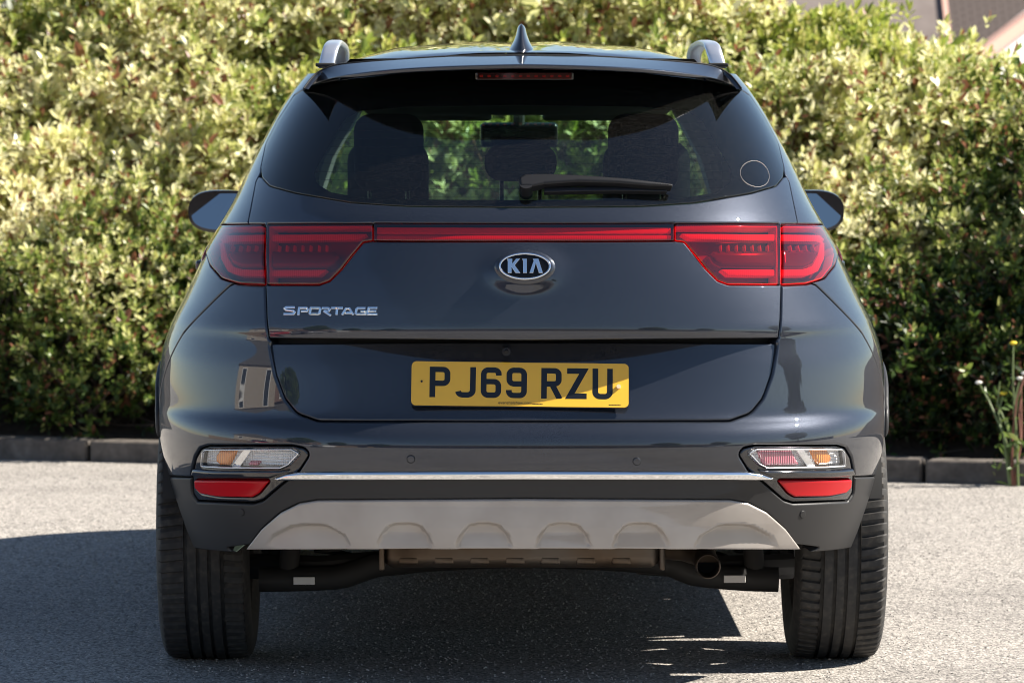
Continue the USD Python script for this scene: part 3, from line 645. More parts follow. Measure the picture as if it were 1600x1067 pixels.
# carry the outer lamp a little way round the flank
b_ = lo.bounds
ext = Polygon([(b_[2] - 0.03, 1.027), (b_[2] + 0.10, 1.055), (b_[2] + 0.085, 1.095), (b_[2] - 0.03, 1.118)])
lo = rounded(unary_union([lo, ext.intersection(sbox(0, 1.0, 2, 1.2))]).buffer(0.004).buffer(-0.004), 0.003)
lo = unary_union([rounded(lo, 0.022), lo.intersection(sbox(0, 0, b_[0] + 0.035, 2))]).buffer(0.001).buffer(-0.001)
bar_r = rear.uz(np.array([(1053, 350), (1053, 375.5)]))
ub, zb1, zb0 = bar_r[:, 0].mean(), rear.uz([[818, 350]])[0, 1], rear.uz([[818, 376.5]])[0, 1]
BAR = Polygon([(-ub, zb0), (ub, zb0), (ub, zb1), (-ub, zb1)])
TAIL_R = [(818, 318), (1150, 300), (1229, 276), (1233, 284), (1246.5, 349), (1220.7, 349.5), (1220.7, 447), (1219, 500), (1216, 528), (818, 532)]
t_ = rear.uz(np.array(densify(TAIL_R, close=False))); t_[0, 0] = t_[-1, 0] = 0
th = Polygon(t_).buffer(0)
TAIL = rounded(unary_union([th, affinity.scale(th, -1, 1, origin=(0, 0))]).buffer(0.003).buffer(-0.003), 0.003)
lamps = unary_union([lo, li]).buffer(0.0025); lamps = unary_union([lamps, affinity.scale(lamps, -1, 1, origin=(0, 0)), BAR.buffer(0.0025)])
LOW_R = [(818, 537), (1214.5, 537), (1206, 585), (1192, 622), (1173, 645), (1140, 655.5), (818, 656.5)]
t_ = rear.uz(np.array(densify(LOW_R, close=False))); t_[0, 0] = t_[-1, 0] = 0
th = Polygon(t_).buffer(0)
LOW = rounded(unary_union([th, affinity.scale(th, -1, 1, origin=(0, 0))]).buffer(0.003).buffer(-0.003), 0.004)
LOW = unary_union([rounded(LOW, 0.045), LOW.intersection(sbox(-2, 0.78, 2, 2))]).buffer(0.001).buffer(-0.001)
HATCH = unary_union([TAIL, LOW, GLASS, BAR, li, affinity.scale(li, -1, 1, origin=(0, 0))]).buffer(0.012).buffer(-0.012)
AX, AZ, AR = 0.905, 0.345, 0.392                      # rear axle and arch radius
FAX = AX + 2.67
def yz_poly(pts, ch=rear):
    pts = densify(pts, 0.02); return Polygon([(ch.u_at_y(y, z)[0], z) for y, z in pts]).buffer(0)
arch = yz_poly([(AX + AR * math.cos(a), max(0.21, AZ + AR * math.sin(a))) for a in np.linspace(0, 2 * math.pi, 60, endpoint=False)])
UB = float(rear.u_at_y(0.60, 0.60)[0])
# bumper: everything under the lamps and round the hatch
FOG_R = [(1154, 709), (1163, 699.5), (1181, 695.5), (1310, 696), (1323, 700), (1331, 714), (1336, 742), (1335, 770), (1327, 783), (1240, 786.5), (1226, 782), (1196, 757), (1170, 735)]
fog = rounded(pxpoly(FOG_R), 0.013)
zc = 0.5 * (rear.uz([[818, 744]])[0, 1] + rear.uz([[1000, 744]])[0, 1])
zbot = rear.uz([[818, 855]])[0, 1]
lamp_low = rear.uz([[1250, 446]])[0]
bt = [(0.0, 0.70), (0.2, 0.70)]
BUMP = Polygon([(0, zc), (0, 0.98), (0.55, 0.995), (0.76, 0.995), (float(rear.u_at_y(0.33, 0.99)[0]), 0.985), (float(rear.u_at_y(0.46, 0.86)[0]), 0.86),
                (float(rear.u_at_y(0.60, 0.70)[0]), 0.70), (float(rear.u_at_y(0.63, 0.62)[0]), 0.62), (float(rear.u_at_y(0.56, 0.50)[0]), 0.497), (float(rear.u_at_y(0.3, 0.52)[0]), 0.516), (0.80, 0.527), (0.72, zc)])
BUMP = unary_union([BUMP, affinity.scale(BUMP, -1, 1, origin=(0, 0))]).buffer(0.002).buffer(-0.002)
archs = unary_union(both(arch)); fogs = unary_union(both(fog))
gap = 0.0028
BUMPER = BUMP.difference(unary_union([HATCH.buffer(gap), lamps.buffer(0.001), archs.buffer(0.004), fogs.buffer(0.002)]))
BUMPER = max(BUMPER.geoms, key=lambda g: g.area) if BUMPER.geom_type != 'Polygon' else BUMPER
obj('bumper', panel(BUMPER, r=0.006, depth=0.03, h=0.012), 'paint', car)
CLAD = Polygon([(0, 0.386), (0, zc - 0.003), (0.72, zc - 0.003), (0.80, 0.524), (float(rear.u_at_y(0.3, 0.52)[0]), 0.513), (float(rear.u_at_y(0.56, 0.50)[0]), 0.494), (float(rear.u_at_y(0.60, 0.42)[0]), 0.42), (float(rear.u_at_y(0.60, 0.32)[0]), 0.316), (float(rear.u_at_y(0.30, 0.33)[0]), 0.330), (0.80, 0.340), (0.672, 0.361), (0.55, 0.380), (0.30, 0.386)])
CLAD = unary_union([CLAD, affinity.scale(CLAD, -1, 1, origin=(0, 0))]).buffer(0.002).buffer(-0.002)
SK = [(818, 779.5), (1141, 781.5), (1169, 786), (1197, 800), (1225, 825), (1247, 854.5), (818, 854.5)]
t_ = rear.uz(np.array(densify(SK, close=False))); t_[0, 0] = t_[-1, 0] = 0
th = Polygon(t_).buffer(0); SKID = unary_union(both(th)).buffer(0.002).buffer(-0.002)
CLADDING = CLAD.difference(unary_union([archs.buffer(0.003), fogs.buffer(0.002), SKID.buffer(0.0015)]))
obj('lower_cladding', panel(CLADDING, r=0.005, depth=0.04, h=0.016), 'cladding', car)
# silver skid plate with six scallops
DIM = [(413, 557, 815), (582, 683, 813), (706, 807, 813), (830, 930, 813), (950, 1051, 813), (1077, 1217, 815)]
dims = []
for a, b, top in DIM:
    w = b - a; k = 0.24 if w < 110 else 0.30
    pts = [(a, 862), (a + 3, 850), (a + w * .10, 832), (a + w * k, 817), (a + w * .40, top), (b - w * .40, top), (b - w * k, 817), (b - w * .10, 832), (b - 3, 850), (b, 862)]
    pts = [(min(p[0], 1243), p[1]) for p in pts]
    q = rear.uz(np.array(densify([(x, min(y, 853.5)) for x, y in pts])))
    dims.append(rounded(Polygon(q).buffer(0), 0.008).buffer(0.0))
dims = unary_union([d.union(affinity.translate(d, 0, -0.02)) for d in dims])
def dimple(U, z):
    p = shapely.points(np.stack([U, z], -1))
    d = np.where(shapely.contains_xy(dims, U, z), shapely.distance(p, dims.boundary), 0.0)
    return -0.015 * _sm(d / 0.013) * np.clip(0.18 + (z - zbot) / 0.04, 0, 1) + np.interp(z, [0.36, 0.42, 0.47], [0.010, 0.006, 0.0])
obj('skid_plate', panel(SKID, r=0.005, depth=0.05, h=0.007, off=0.003, field=dimple), 'skid', car)
# chrome strip
ch_pts = [(818, 736), (1168, 737), (1190, 740), (1208, 746.5), (1203, 749), (818, 748.5)]
t_ = rear.uz(np.array(densify(ch_pts, close=False))); t_[0, 0] = t_[-1, 0] = 0
CH = unary_union(both(Polygon(t_).buffer(0))).buffer(0.001).buffer(-0.001)
obj('chrome_strip', panel(CH, r=0.007, depth=0.02, h=0.008, off=0.009), 'chrome', car)
# hatch: painted upper part, inset number plate panel
bez = affinity.translate(affinity.scale(Point(0, 0).buffer(1, 48), 0.080, 0.054), 0, rear.uz([[820, 420]])[0, 1])
UP = TAIL.difference(unary_union([GLASS.buffer(0.0015), lamps]))
def crease(U, z):
    zf = rear_zlip; a = np.abs(U)
    b = np.exp(-((U / 0.092) ** 2 + ((z - bez.centroid.y) / 0.052) ** 2) ** 2) * 0.010
    return b
rear_zlip = 0.885
tg = xf('tailgate', car)
obj('upper_panel', panel(UP, r=0.004, depth=0.055, h=0.011, field=crease), 'paint', tg)
LOWP = LOW
obj('lower_panel', panel(LOWP, inset, r=0.004, depth=0.02, h=0.011), 'paint', tg)
obj('rear_window', panel(GLASS, r=0.003, depth=0.004, h=0.016), 'rear_glass', tg)
# black printed border inside the glass
view_r = [(818, 162), (1000, 165), (1075, 172), (1098, 186), (1118, 220), (1146, 268), (1142, 284), (1120, 298), (1060, 308), (818, 310)]
t_ = rear.uz(np.array(densify(view_r, close=False))); t_[0, 0] = t_[-1, 0] = 0
VIEW = rounded(unary_union(both(Polygon(t_).buffer(0))).buffer(0.001), 0.02)
obj('window_border', panel(GLASS.buffer(-0.001).difference(VIEW), r=0.001, depth=0, h=0.02, off=-0.005), 'frit', tg)
wires = []
for k in range(10):
    z0 = 1.205 + k * 0.020
    st_ = sbox(-0.9, z0, 0.9, z0 + 0.0006).intersection(VIEW)
    if st_.geom_type == 'Polygon' and not st_.is_empty: wires.append(panel(st_, r=0.0003, depth=0, h=0.02, off=-0.0035, hb=0.03))
simple('wire', (0.018, 0.011, 0.008), 0.7)
obj('heating_wire', cat3([trimesh.Trimesh(w.v, w.f, process=False) for w in wires]), 'frit', tg, kind='stuff')
el = affinity.rotate(affinity.scale(Point(0, 0).buffer(1, 32), 0.060, 0.032), 0)
c_ = rear.uz([[1181, 272]])[0]; el = affinity.translate(el, *c_)
obj('round_sticker', panel(el.difference(el.buffer(-0.0008)), r=0.0004, depth=0, h=0.01, off=0.0012, hb=0.004), 'sticker_edge', tg)
# spoiler: from the seam with the roof to the lip over the glass, running down both sides of the glass
def zdrop(x): return 0.040 * np.abs(x / 0.54) ** 2.6
def seam(x): x = np.asarray(x, float); return np.stack([x * 0.97, 0.50 + 0.10 * np.abs(x / 0.55) ** 2, 1.5525 - 0.029 * np.abs(x / 0.53) ** 2.4], -1)
SEAM_PX = [(818, 85.5), (920, 87.5), (1001, 92), (1070, 97), (1112, 102.5), (1136, 113), (1160, 140)]
SEAM_Y = [0.5, 0.503, 0.512, 0.53, 0.548, 0.548, 0.5]
LIP_PX = [(818, 101), (920, 103.5), (1001, 107.5), (1070, 114.5), (1112, 121.5), (1138, 130), (1160, 143)]
LIP_OV = [0.20, 0.20, 0.19, 0.17, 0.14, 0.085, 0.012]
def dens(v, n=70):
    v = np.array(v, float).reshape(len(LIP_PX), -1); q = np.linspace(0, len(LIP_PX) - 1, n)
    o = np.stack([PchipInterpolator(np.arange(len(LIP_PX)), v[:, k])(q) for k in range(v.shape[1])], 1)
    return gaussian_filter1d(o, 1.6, axis=0, mode='nearest')
lipuz = rear.uz(np.array(LIP_PX, float)); lipy = rear(*lipuz.T)[:, 1] - np.array(LIP_OV)
sp_, sy_, lp_, ly_ = dens(SEAM_PX), dens(SEAM_Y)[:, 0], dens(LIP_PX), dens(lipy)[:, 0]
A_ = np.array([unproject(p[0], p[1], y) for p, y in zip(sp_, sy_)]); B_ = np.array([unproject(p[0], p[1], y) for p, y in zip(lp_, ly_)])
A_ = np.vstack([A_[:0:-1] * [-1, 1, 1], A_]); B_ = np.vstack([B_[:0:-1] * [-1, 1, 1], B_])
A_[:, 0] = (A_[:, 0] - A_[::-1, 0]) / 2; B_[:, 0] = (B_[:, 0] - B_[::-1, 0]) / 2
SEAM3 = A_.copy(); ov_ = dens(LIP_OV)[:, 0]; ov_ = np.concatenate([ov_[:0:-1], ov_])
sarc = np.linspace(-1, 1, len(A_)); wd = np.linalg.norm(A_ - B_, axis=1)
outd = np.stack([np.sign(sarc) * _sm((np.abs(sarc) - 0.35) / 0.35), -0.15 * np.ones_like(sarc), 1 - 0.75 * _sm((np.abs(sarc) - 0.35) / 0.35)], 1)
rows = [A_ - outd * 0.012, A_ - outd * 0.002]
for t in np.linspace(0.06, 0.94, 14): rows.append(A_ * (1 - t) + B_ * t + outd * (0.015 * wd * t * (1 - t))[:, None])
ind = B_ - A_; th_ = np.interp(np.abs(sarc), [0, 0.5, 0.75, 1], [0.0105, 0.0100, 0.007, 0.002])[:, None]
inn = np.stack([-np.sign(sarc) * _sm((np.abs(sarc) - 0.45) / 0.3) * 0.8, 0.25 * np.ones_like(sarc), -(1 - 0.8 * _sm((np.abs(sarc) - 0.45) / 0.3))], 1)
back = np.array([0, 1.0, 0.0])
rows += [B_, B_ + inn * th_ * 0.25 - back * 0.001, B_ + inn * th_ * 0.75 - back * 0.001, B_ + inn * th_, B_ + inn * th_ * 1.1 + back * 0.012, B_ + inn * th_ * 0.6 + back * (0.86 * ov_)[:, None]]
sp = grid(np.stack(rows, 0))
if sp.face_normals[len(A_) * 8 + len(A_)][2] < 0: sp.invert()
obj('roof_spoiler', sp, 'paint', car, smooth=50)
obj('header_cover', panel(Polygon([(-0.56, 1.475), (0.56, 1.475), (0.50, 1.548), (-0.50, 1.548)]).difference(GLASS.buffer(-0.012)), r=0.001, depth=0, h=0.02, off=-0.007), 'frit', car)
obj('roof_seam', tube(SEAM3[::2] - outd[::2] * 0.0005, 0.0022, 6), 'black_gap', car)
def roofz(x, y):
    zc_ = np.interp(y, [0.45, 0.6, 1.0, 1.4, 1.8, 2.2, 2.5, 2.8], [1.5535, 1.563, 1.583, 1.596, 1.601, 1.594, 1.575, 1.54])
    hw = np.interp(y, _p[:, 1], _p[:, 0]) - 0.003; t = np.abs(x) / hw
    ribs = sum(0.0035 * np.exp(-((x - c) / 0.05) ** 2) for c in (-0.33, -0.11, 0.11, 0.33)) * _sm((y - 0.55) / 0.25)
    return np.where(t < 1, zc_ - (zc_ - 1.497) * t ** 3.2, 1.497) + ribs * (1 - t ** 4)
_u = np.linspace(0.05, 3, 600); _p = rear(_u, np.full(600, 1.497)); RHW = lambda y: float(np.interp(y, _p[:, 1], _p[:, 0])) - 0.003
k0 = len(SEAM3) // 2; SEAMX, SEAMY = SEAM3[k0:, 0], SEAM3[k0:, 1]
ty = np.linspace(0, 1, 60); tx = np.sin(np.linspace(-1, 1, 61) * np.pi / 2)
R = np.zeros((60, 61, 3))
for i, q in enumerate(ty):
    for j, s_ in enumerate(tx):
        y0 = float(np.interp(abs(s_) * RHW(0.56), SEAMX, SEAMY)) + 0.004
        y = y0 + q * (2.72 + 0.08 * (1 - s_ ** 2) - 0.06 - y0); x = s_ * RHW(y); R[i, j] = (x, y, 0)
R[..., 2] = gaussian_filter1d(roofz(R[..., 0], R[..., 1]), 2, axis=0, mode='nearest')
R[0, :, 2] -= 0.003
obj('roof', grid(R, flip=True), 'paint', car, smooth=60)
R2 = R.copy(); R2[..., 2] = np.minimum(R2[..., 2] - 0.045, 1.53); R2[..., 0] *= 0.97
obj('headliner', grid(R2), 'headliner', car, smooth=60)
for s_ in (-1, 1):
    x0 = 0.495
    path = np.array([(0.70, 1.524), (0.704, 1.550), (0.72, 1.570), (0.77, 1.580), (1.1, 1.591), (1.5, 1.598), (1.9, 1.594), (2.2, 1.575), (2.3, 1.555), (2.32, 1.535)])
    prof = []
    pts = np.array([(y, z) for y, z in path]); pts = curve(pts, 60)
    w, tks = 0.0205, 0.009
    tg_ = np.gradient(pts, axis=0); tg_ /= np.linalg.norm(tg_, axis=1, keepdims=True); nr_ = np.stack([-tg_[:, 1], tg_[:, 0]], 1)
    G = []
    for a in np.linspace(0, 2 * np.pi, 25):
        ca, sa = np.sign(math.cos(a)) * abs(math.cos(a)) ** 0.6, np.sign(math.sin(a)) * abs(math.sin(a)) ** 0.6
        yy = pts[:, 0] + nr_[:, 0] * sa * tks; zz = pts[:, 1] + nr_[:, 1] * sa * tks
        G.append(np.stack([s_ * (x0 + 0.022 * _sm((yy - 0.66) / 0.9) + ca * w - (zz - 1.53) * 0.25), yy, zz - 0.004], 1))
    m = grid(np.array(G)); m.fix_normals()
    rail = xf('roof_rail', car)
    obj('bar', m, 'satin_metal', rail, smooth=50)
    obj('foot', rbox((s_ * 0.497, 0.735, 1.527), (0.050, 0.10, 0.010), 0.004), 'black_gap', rail)
# shark fin aerial
fin = []
for t in np.linspace(0, 1, 14):
    z = 1.553 + 0.078 * t; hw = 0.0305 * (1 - t) ** 2.2 + 0.0115 * (1 - t ** 14) + 0.0015 - 0.002 * t; y0, y1 = 0.62 + 0.035 * t, 0.85 - 0.13 * t
    a = np.linspace(0, 2 * np.pi, 28, endpoint=False)
    fin.append(np.stack([hw * np.sin(a) * 1.0, (y0 + y1) / 2 - (y1 - y0) / 2 * np.cos(a), np.full(28, z)], 1))
fin = np.array(fin); fin = np.concatenate([fin, fin[:, :1]], 1)
m = grid(fin, flip=True); m.fix_normals(); m.apply_translation([-0.002, 0, 0])
obj('roof_aerial', m, 'black_gloss', car, smooth=40)
# flanks
WIN = yz_poly([(1.02, 1.19), (1.0, 1.205), (1.16, 1.36), (1.30, 1.415), (2.2, 1.44), (2.46, 1.42), (2.76, 1.20), (2.84, 1.11), (2.2, 1.075), (1.5, 1.085), (1.1, 1.13)])
yq = lambda y, z: float(rear.u_at_y(y, z)[0])
zs_ = np.linspace(0.30, 1.505, 50)
def flank(y0, y1, z0, z1):
    zz = np.linspace(z0, z1, 30)
    return Polygon([(yq(y0, z), z) for z in zz] + [(yq(y1, z), z) for z in zz[::-1]]).buffer(0)
zz = np.linspace(0.5, 1.508, 40)
SIDE = Polygon([(0.25, 0.5)] + [(yq(1.27, z), z) for z in zz] + [(0.25, 1.508)])
above = unary_union([GLASS, unary_union([affinity.translate(GLASS, 0, 0.05), affinity.translate(GLASS, 0, 0.1)]).intersection(sbox(-0.50, 1, 0.50, 2))])
SIDE = SIDE.difference(unary_union([above.buffer(0.002), HATCH.buffer(gap), lamps.buffer(0.001), BUMP.buffer(gap), arch.buffer(0.003), WIN.buffer(0.004), CLAD.buffer(0.004)]))
SIDE = max(getattr(SIDE, 'geoms', [SIDE]), key=lambda g: g.area)
DOOR_R = flank(1.275, 2.24, 0.37, 1.508).difference(unary_union([WIN.buffer(0.004), arch.buffer(0.06)]))
_zz = np.linspace(0.37, 1.505, 40)
DOOR_F = Polygon([(yq(2.245, z), z) for z in _zz] + [(yq(float(np.interp(z, [1.075, 1.10, 1.50], [3.28, 2.98, 2.58])), z), z) for z in _zz[::-1]]).buffer(0).difference(WIN.buffer(0.004))
DOOR_R, DOOR_F = [max(getattr(q, 'geoms', [q]), key=lambda g: g.area) for q in (DOOR_R, DOOR_F)]
PILL = flank(2.19, 2.29, 1.08, 1.44)
for k, s_ in enumerate((1, -1)):
    m = (lambda P: P) if s_ == 1 else (lambda P: affinity.scale(P, -1, 1, origin=(0, 0)))
    obj('rear_quarter', panel(m(SIDE), r=0.003, depth=0.015, h=0.014), 'paint', car)
    obj('rear_door', panel(m(DOOR_R), r=0.004, depth=0.015, h=0.03), 'paint', car)
    obj('front_door', panel(m(DOOR_F), r=0.004, depth=0.015, h=0.03), 'paint', car)
    obj('side_window', panel(m(WIN.difference(PILL)), r=0.003, depth=0.004, h=0.03, off=-0.004), 'side_glass', car)
    obj('window_pillar', panel(m(PILL.intersection(WIN)), r=0.002, depth=0.004, h=0.03, off=-0.001), 'black_gloss', car)
    # plastic arch lip and sill
    ring = yz_poly([(AX + (AR + 0.034) * math.cos(a), max(0.25, AZ + (AR + 0.034) * math.sin(a))) for a in np.linspace(0, 2 * math.pi, 60, endpoint=False)])
    ring = ring.difference(arch).intersection(sbox(0, 0.30, 4, 1.2)).difference(CLAD.buffer(0.002)).difference(BUMP.intersection(sbox(0, 0, yq(0.60, 0.6), 2)))
    if ring.geom_type != 'Polygon': ring = max(ring.geoms, key=lambda g: g.area)
    obj('arch_trim', panel(m(ring), r=0.006, depth=0.05, h=0.02, off=0.008), 'cladding', car)
    obj('sill', panel(m(flank(1.33, 3.15, 0.235, 0.365)), r=0.006, depth=0.03, h=0.04, off=0.004), 'cladding', car)
    for yh in (1.40, 2.36):
        hp = rear(np.array([yq(yh, 1.0) * s_]), np.array([1.0]))[0]
        obj('door_handle', rbox(hp + [s_ * 0.026, 0, 0], (0.018, 0.19, 0.026), 0.008), 'paint', car)
        obj('handle_mount', rbox(hp + [s_ * 0.008, 0.07, 0], (0.03, 0.03, 0.02), 0.006), 'paint', car)
# front end (seen only from the side): wings, bonnet, nose, windscreen
def fu(y, z): return float(front.u_at_y(y, z)[0])
zz = np.linspace(0.25, 1.085, 50)
farch = Polygon([(fu(FAX + AR * math.cos(a), max(0.22, AZ + AR * math.sin(a))), max(0.22, AZ + AR * math.sin(a))) for a in np.linspace(0, 2 * np.pi, 50, endpoint=False)]).buffer(0)
FR = Polygon([(fu(3.285, z), z) for z in zz] + [(-fu(3.285, z), z) for z in zz[::-1]]).buffer(0).difference(unary_union(both(farch)))
obj('front_body', panel(FR, front, r=0.004, depth=0.02, h=0.03), 'paint', car)
zz = np.linspace(1.09, 1.50, 30)
WS = Polygon([(float(HALF(z)) * 0.86, z) for z in zz] + [(-float(HALF(z)) * 0.86, z) for z in zz[::-1]])
PL = Polygon([(fu(3.0 - (z - 1.1) * 1.0 , z), z) for z in zz] + [(-fu(3.0 - (z - 1.1) * 1.0, z), z) for z in zz[::-1]]).buffer(0)
obj('windscreen', panel(WS.buffer(-0.004), front, r=0.002, depth=0.004, h=0.03), 'windscreen', car)
for g_ in PL.difference(WS).geoms: obj('windscreen_pillar', panel(g_, front, r=0.004, depth=0.03, h=0.03), 'paint', car)
# black inner shell behind all shut lines (open at the windows)
inner_cut = unary_union([GLASS.buffer(-0.02), *both(WIN.buffer(-0.01)), *both(lo.union(li).buffer(-0.012)), BAR.buffer(-0.008), *both(fog.buffer(-0.012)), *both(arch.buffer(0.05)), sbox(-0.5, 1.42, 0.5, 1.6)])
zz = np.linspace(0.385, 1.50, 60)
SH = Polygon([(yq(3.2, z), z) for z in zz] + [(-yq(3.2, z), z) for z in zz[::-1]]).buffer(0).difference(inner_cut)
obj('inner_shell', panel(SH, inset, r=0.002, depth=0.0, h=0.04, off=-0.030), 'black_gap', car)
# ------------------------------------------------------------------ rear lamps
def mir(P, s_): return P if s_ == 1 else affinity.scale(P, -1, 1, origin=(0, 0))
def inset_poly(pts, r=0.003): return pxpoly(pts, r=r)
GUIDE_IN = [(1066, 362), (1217.5, 362.5), (1217.5, 373), (1080, 371)]
GUIDE_LOW_IN = [(1130, 418), (1217, 418), (1217, 428), (1142, 428)]
POD_IN = [(1110, 398), (1118, 390), (1216, 389), (1216, 416), (1130, 416), (1118, 410)]
GUIDE_OUT = [(1224.5, 362.5), (1288, 363), (1296, 370), (1291, 376), (1282, 373), (1224.5, 373)]
GUIDE_CURVE = [(1291, 372), (1296, 376), (1296, 400), (1286, 420), (1268, 427), (1225, 428), (1225, 418), (1262, 417), (1277, 412), (1286, 396)]
POD_OUT = [(1226, 389), (1284, 389), (1284, 396), (1276, 410), (1262, 416), (1226, 416)]
for s_ in (1, -1):
    for nm, P, gs, pod, ticks in (('tail_lamp_outer', lo, [GUIDE_OUT, GUIDE_CURVE], POD_OUT, [1238, 1250, 1262, 1274]),
                                  ('tail_lamp_inner', li, [GUIDE_IN, GUIDE_LOW_IN], POD_IN, [1128, 1140, 1153, 1165.5, 1178, 1190, 1202])):
        lampx = xf('tail_lamp', car)
        obj('lens', panel(mir(P, s_), r=0.004, depth=0.006, h=0.010, off=0.001, field=lambda U, z: 0.004 * np.exp(-((z - 1.055) / 0.035) ** 2)), 'red_lens', lampx)
        obj('housing', panel(mir(P.buffer(-0.001), s_), r=0.002, depth=0.0, h=0.014, off=-0.045), 'lamp_back', lampx)
        rim = P.buffer(-0.0005).difference(P.buffer(-0.0035))
        obj('rim', panel(mir(rim, s_), r=0.001, depth=0.03, h=0.014, off=-0.008), 'lamp_red', lampx)
        for g in gs: obj('light_guide', panel(mir(inset_poly(g, 0.001), s_), r=0.0015, depth=0.015, h=0.008, off=-0.014), 'light_guide', lampx)
        obj('pod', panel(mir(inset_poly(pod, 0.003), s_), r=0.012, depth=0.03, h=0.006, off=-0.006), 'lamp_pod', lampx)
        for tx_ in ticks:
            u0, z0 = rear.uz([[tx_, 387]])[0]
            obj('light_slot', panel(mir(sbox(u0 - 0.0014, z0 - 0.007, u0 + 0.0014, z0 + 0.007), s_), r=0.0005, depth=0.01, h=0.01, off=-0.003), 'lamp_red', lampx)
lb = xf('light_bar', tg)
obj('lens', panel(BAR, r=0.003, depth=0.006, h=0.012, off=0.001), 'red_lens', lb)
obj('housing', panel(BAR.buffer(-0.001), r=0.002, depth=0, h=0.02, off=-0.030), 'lamp_back', lb)
zm = zb0 + 0.42 * (zb1 - zb0)
obj('light_guide', panel(sbox(-ub + 0.004, zb0 + 0.006, ub - 0.004, zm), r=0.002, depth=0.01, h=0.012, off=-0.012), 'light_guide', lb)
obj('upper_guide', panel(sbox(-ub + 0.004, zm + 0.004, ub - 0.004, zb1 - 0.003), r=0.002, depth=0.01, h=0.012, off=-0.012), 'lamp_red', lb)
# high brake light under the spoiler lip
hb = [unproject(x, y, 0.31) for x, y in ((746, 114.5), (893, 114.5), (893, 124), (746, 124))]
hx = xf('high_brake_light', car)
hc = np.mean(hb, 0); hw_ = hb[1][0] - hb[0][0]; hh_ = hb[0][2] - hb[3][2]
obj('housing', rbox(hc + [0, 0.022, 0], (hw_ + 0.01, 0.02, hh_ + 0.004), 0.003), 'black_gloss', hx)
for k in range(12):
    obj('led', rbox((hb[0][0] + hw_ * (k + 0.5) / 12, hc[1] + 0.008, hc[2]), (0.0085, 0.008, 0.0055), 0.002), 'led_red', hx) if False else obj('led', rbox((hb[0][0] + hw_ * (k + 0.5) / 12, hc[1] + 0.008, hc[2]), (0.0085, 0.008, 0.0055), 0.002), 'lamp_red', hx)
obj('lens', bx(hc + [0, -0.001, 0], (hw_, 0.002, hh_)), 'red_lens', hx)

# ------------------------------------------------------------------ emblem and model lettering
em = xf('emblem', tg)
ez = float(rear.uz([[820, 418.5]])[0, 1]); eu = float(rear.uz([[820, 418.5]])[0, 0])
def ell(a, b): return affinity.translate(affinity.scale(Point(0, 0).buffer(1, 40), a, b), eu, ez)
ea, eb = 0.0622, 0.0320
obj('boss', panel(ell(0.075, 0.043), r=0.014, depth=0.012, h=0.007, off=0.013, hb=0.004), 'paint', em)
obj('badge', panel(ell(ea - 0.003, eb - 0.003), r=0.004, depth=0.006, h=0.006, off=0.0165, hb=0.004), 'badge_black', em)
obj('ring', panel(ell(ea, eb).difference(ell(ea - 0.0052, eb - 0.0050)), r=0.002, depth=0.006, h=0.006, off=0.0185, hb=0.004), 'chrome', em)
def stroke(pts, w, cap='flat'): return LineString(pts).buffer(w / 2, cap_style=cap, join_style='mitre')
def emb(pts8): return Polygon([(eu + (x - 798) / 8 / 653, ez - (y - 388) / 8 / 653) for x, y in pts8])
K_ = unary_union([emb([(576, 300), (640, 300), (640, 360), (690, 298), (738, 298), (672, 380), (742, 474), (682, 474), (632, 402), (632, 474), (586, 474), (586, 330)])])
I_ = emb([(762, 300), (822, 300), (822, 474), (774, 474), (774, 326)])
V_ = emb([(894, 300), (966, 300), (1022, 474), (972, 474), (934, 352), (900, 474), (854, 474), (908, 322)])
for P in (K_, I_, V_): obj('letter', panel(P, r=0.0006, depth=0.004, h=0.006, off=0.0190, hb=0.002), 'chrome', em)
# wide slanted letters, drawn on a 8-per-pixel enlargement of the badge
SP = {'S': [[(330, 163), (222, 163), (205, 178), (222, 196), (310, 206), (328, 222), (312, 245), (190, 247)]],
      'P': [[(372, 262), (385, 172), (478, 172), (490, 190), (478, 212), (405, 214)]],
      'O': [[(530, 172), (640, 172), (648, 182), (636, 238), (622, 246), (525, 246), (516, 236), (526, 182), (530, 172)]],
      'R': [[(668, 172), (748, 172), (766, 186), (752, 208), (690, 210)], [(690, 208), (780, 266)]],
      'T': [[(785, 170), (930, 170)], [(858, 170), (850, 258)]],
      'A': [[(918, 258), (968, 178), (1010, 178), (1060, 258)], [(950, 232), (1040, 232)]],
      'G': [[(1210, 172), (1115, 172), (1098, 186), (1090, 236), (1102, 247), (1206, 247), (1212, 214), (1150, 214)]],
      'E': [[(1358, 170), (1252, 170), (1240, 248), (1358, 250)], [(1248, 209), (1345, 209)]]}
lt = xf('model_lettering', tg)
for chr_, sts in SP.items():
    P = unary_union([LineString([(a, -b) for a, b in st]).buffer(14.5, cap_style='flat', join_style='mitre') for st in sts])
    c = np.array([[420 + a / 8, 460 - b / 8] for a, b in P.exterior.coords]) if P.geom_type == 'Polygon' else None
    def conv(ring): return rear.uz(np.array([[420 + a / 8, 460 - b / 8] for a, b in ring.coords]))
    geo = [Polygon(conv(g.exterior), [conv(i) for i in g.interiors]).buffer(0) for g in getattr(P, 'geoms', [P])]
    obj('letter', panel(unary_union(geo), r=0.0007, depth=0.003, h=0.008, off=0.0025, hb=0.003), 'chrome', lt)

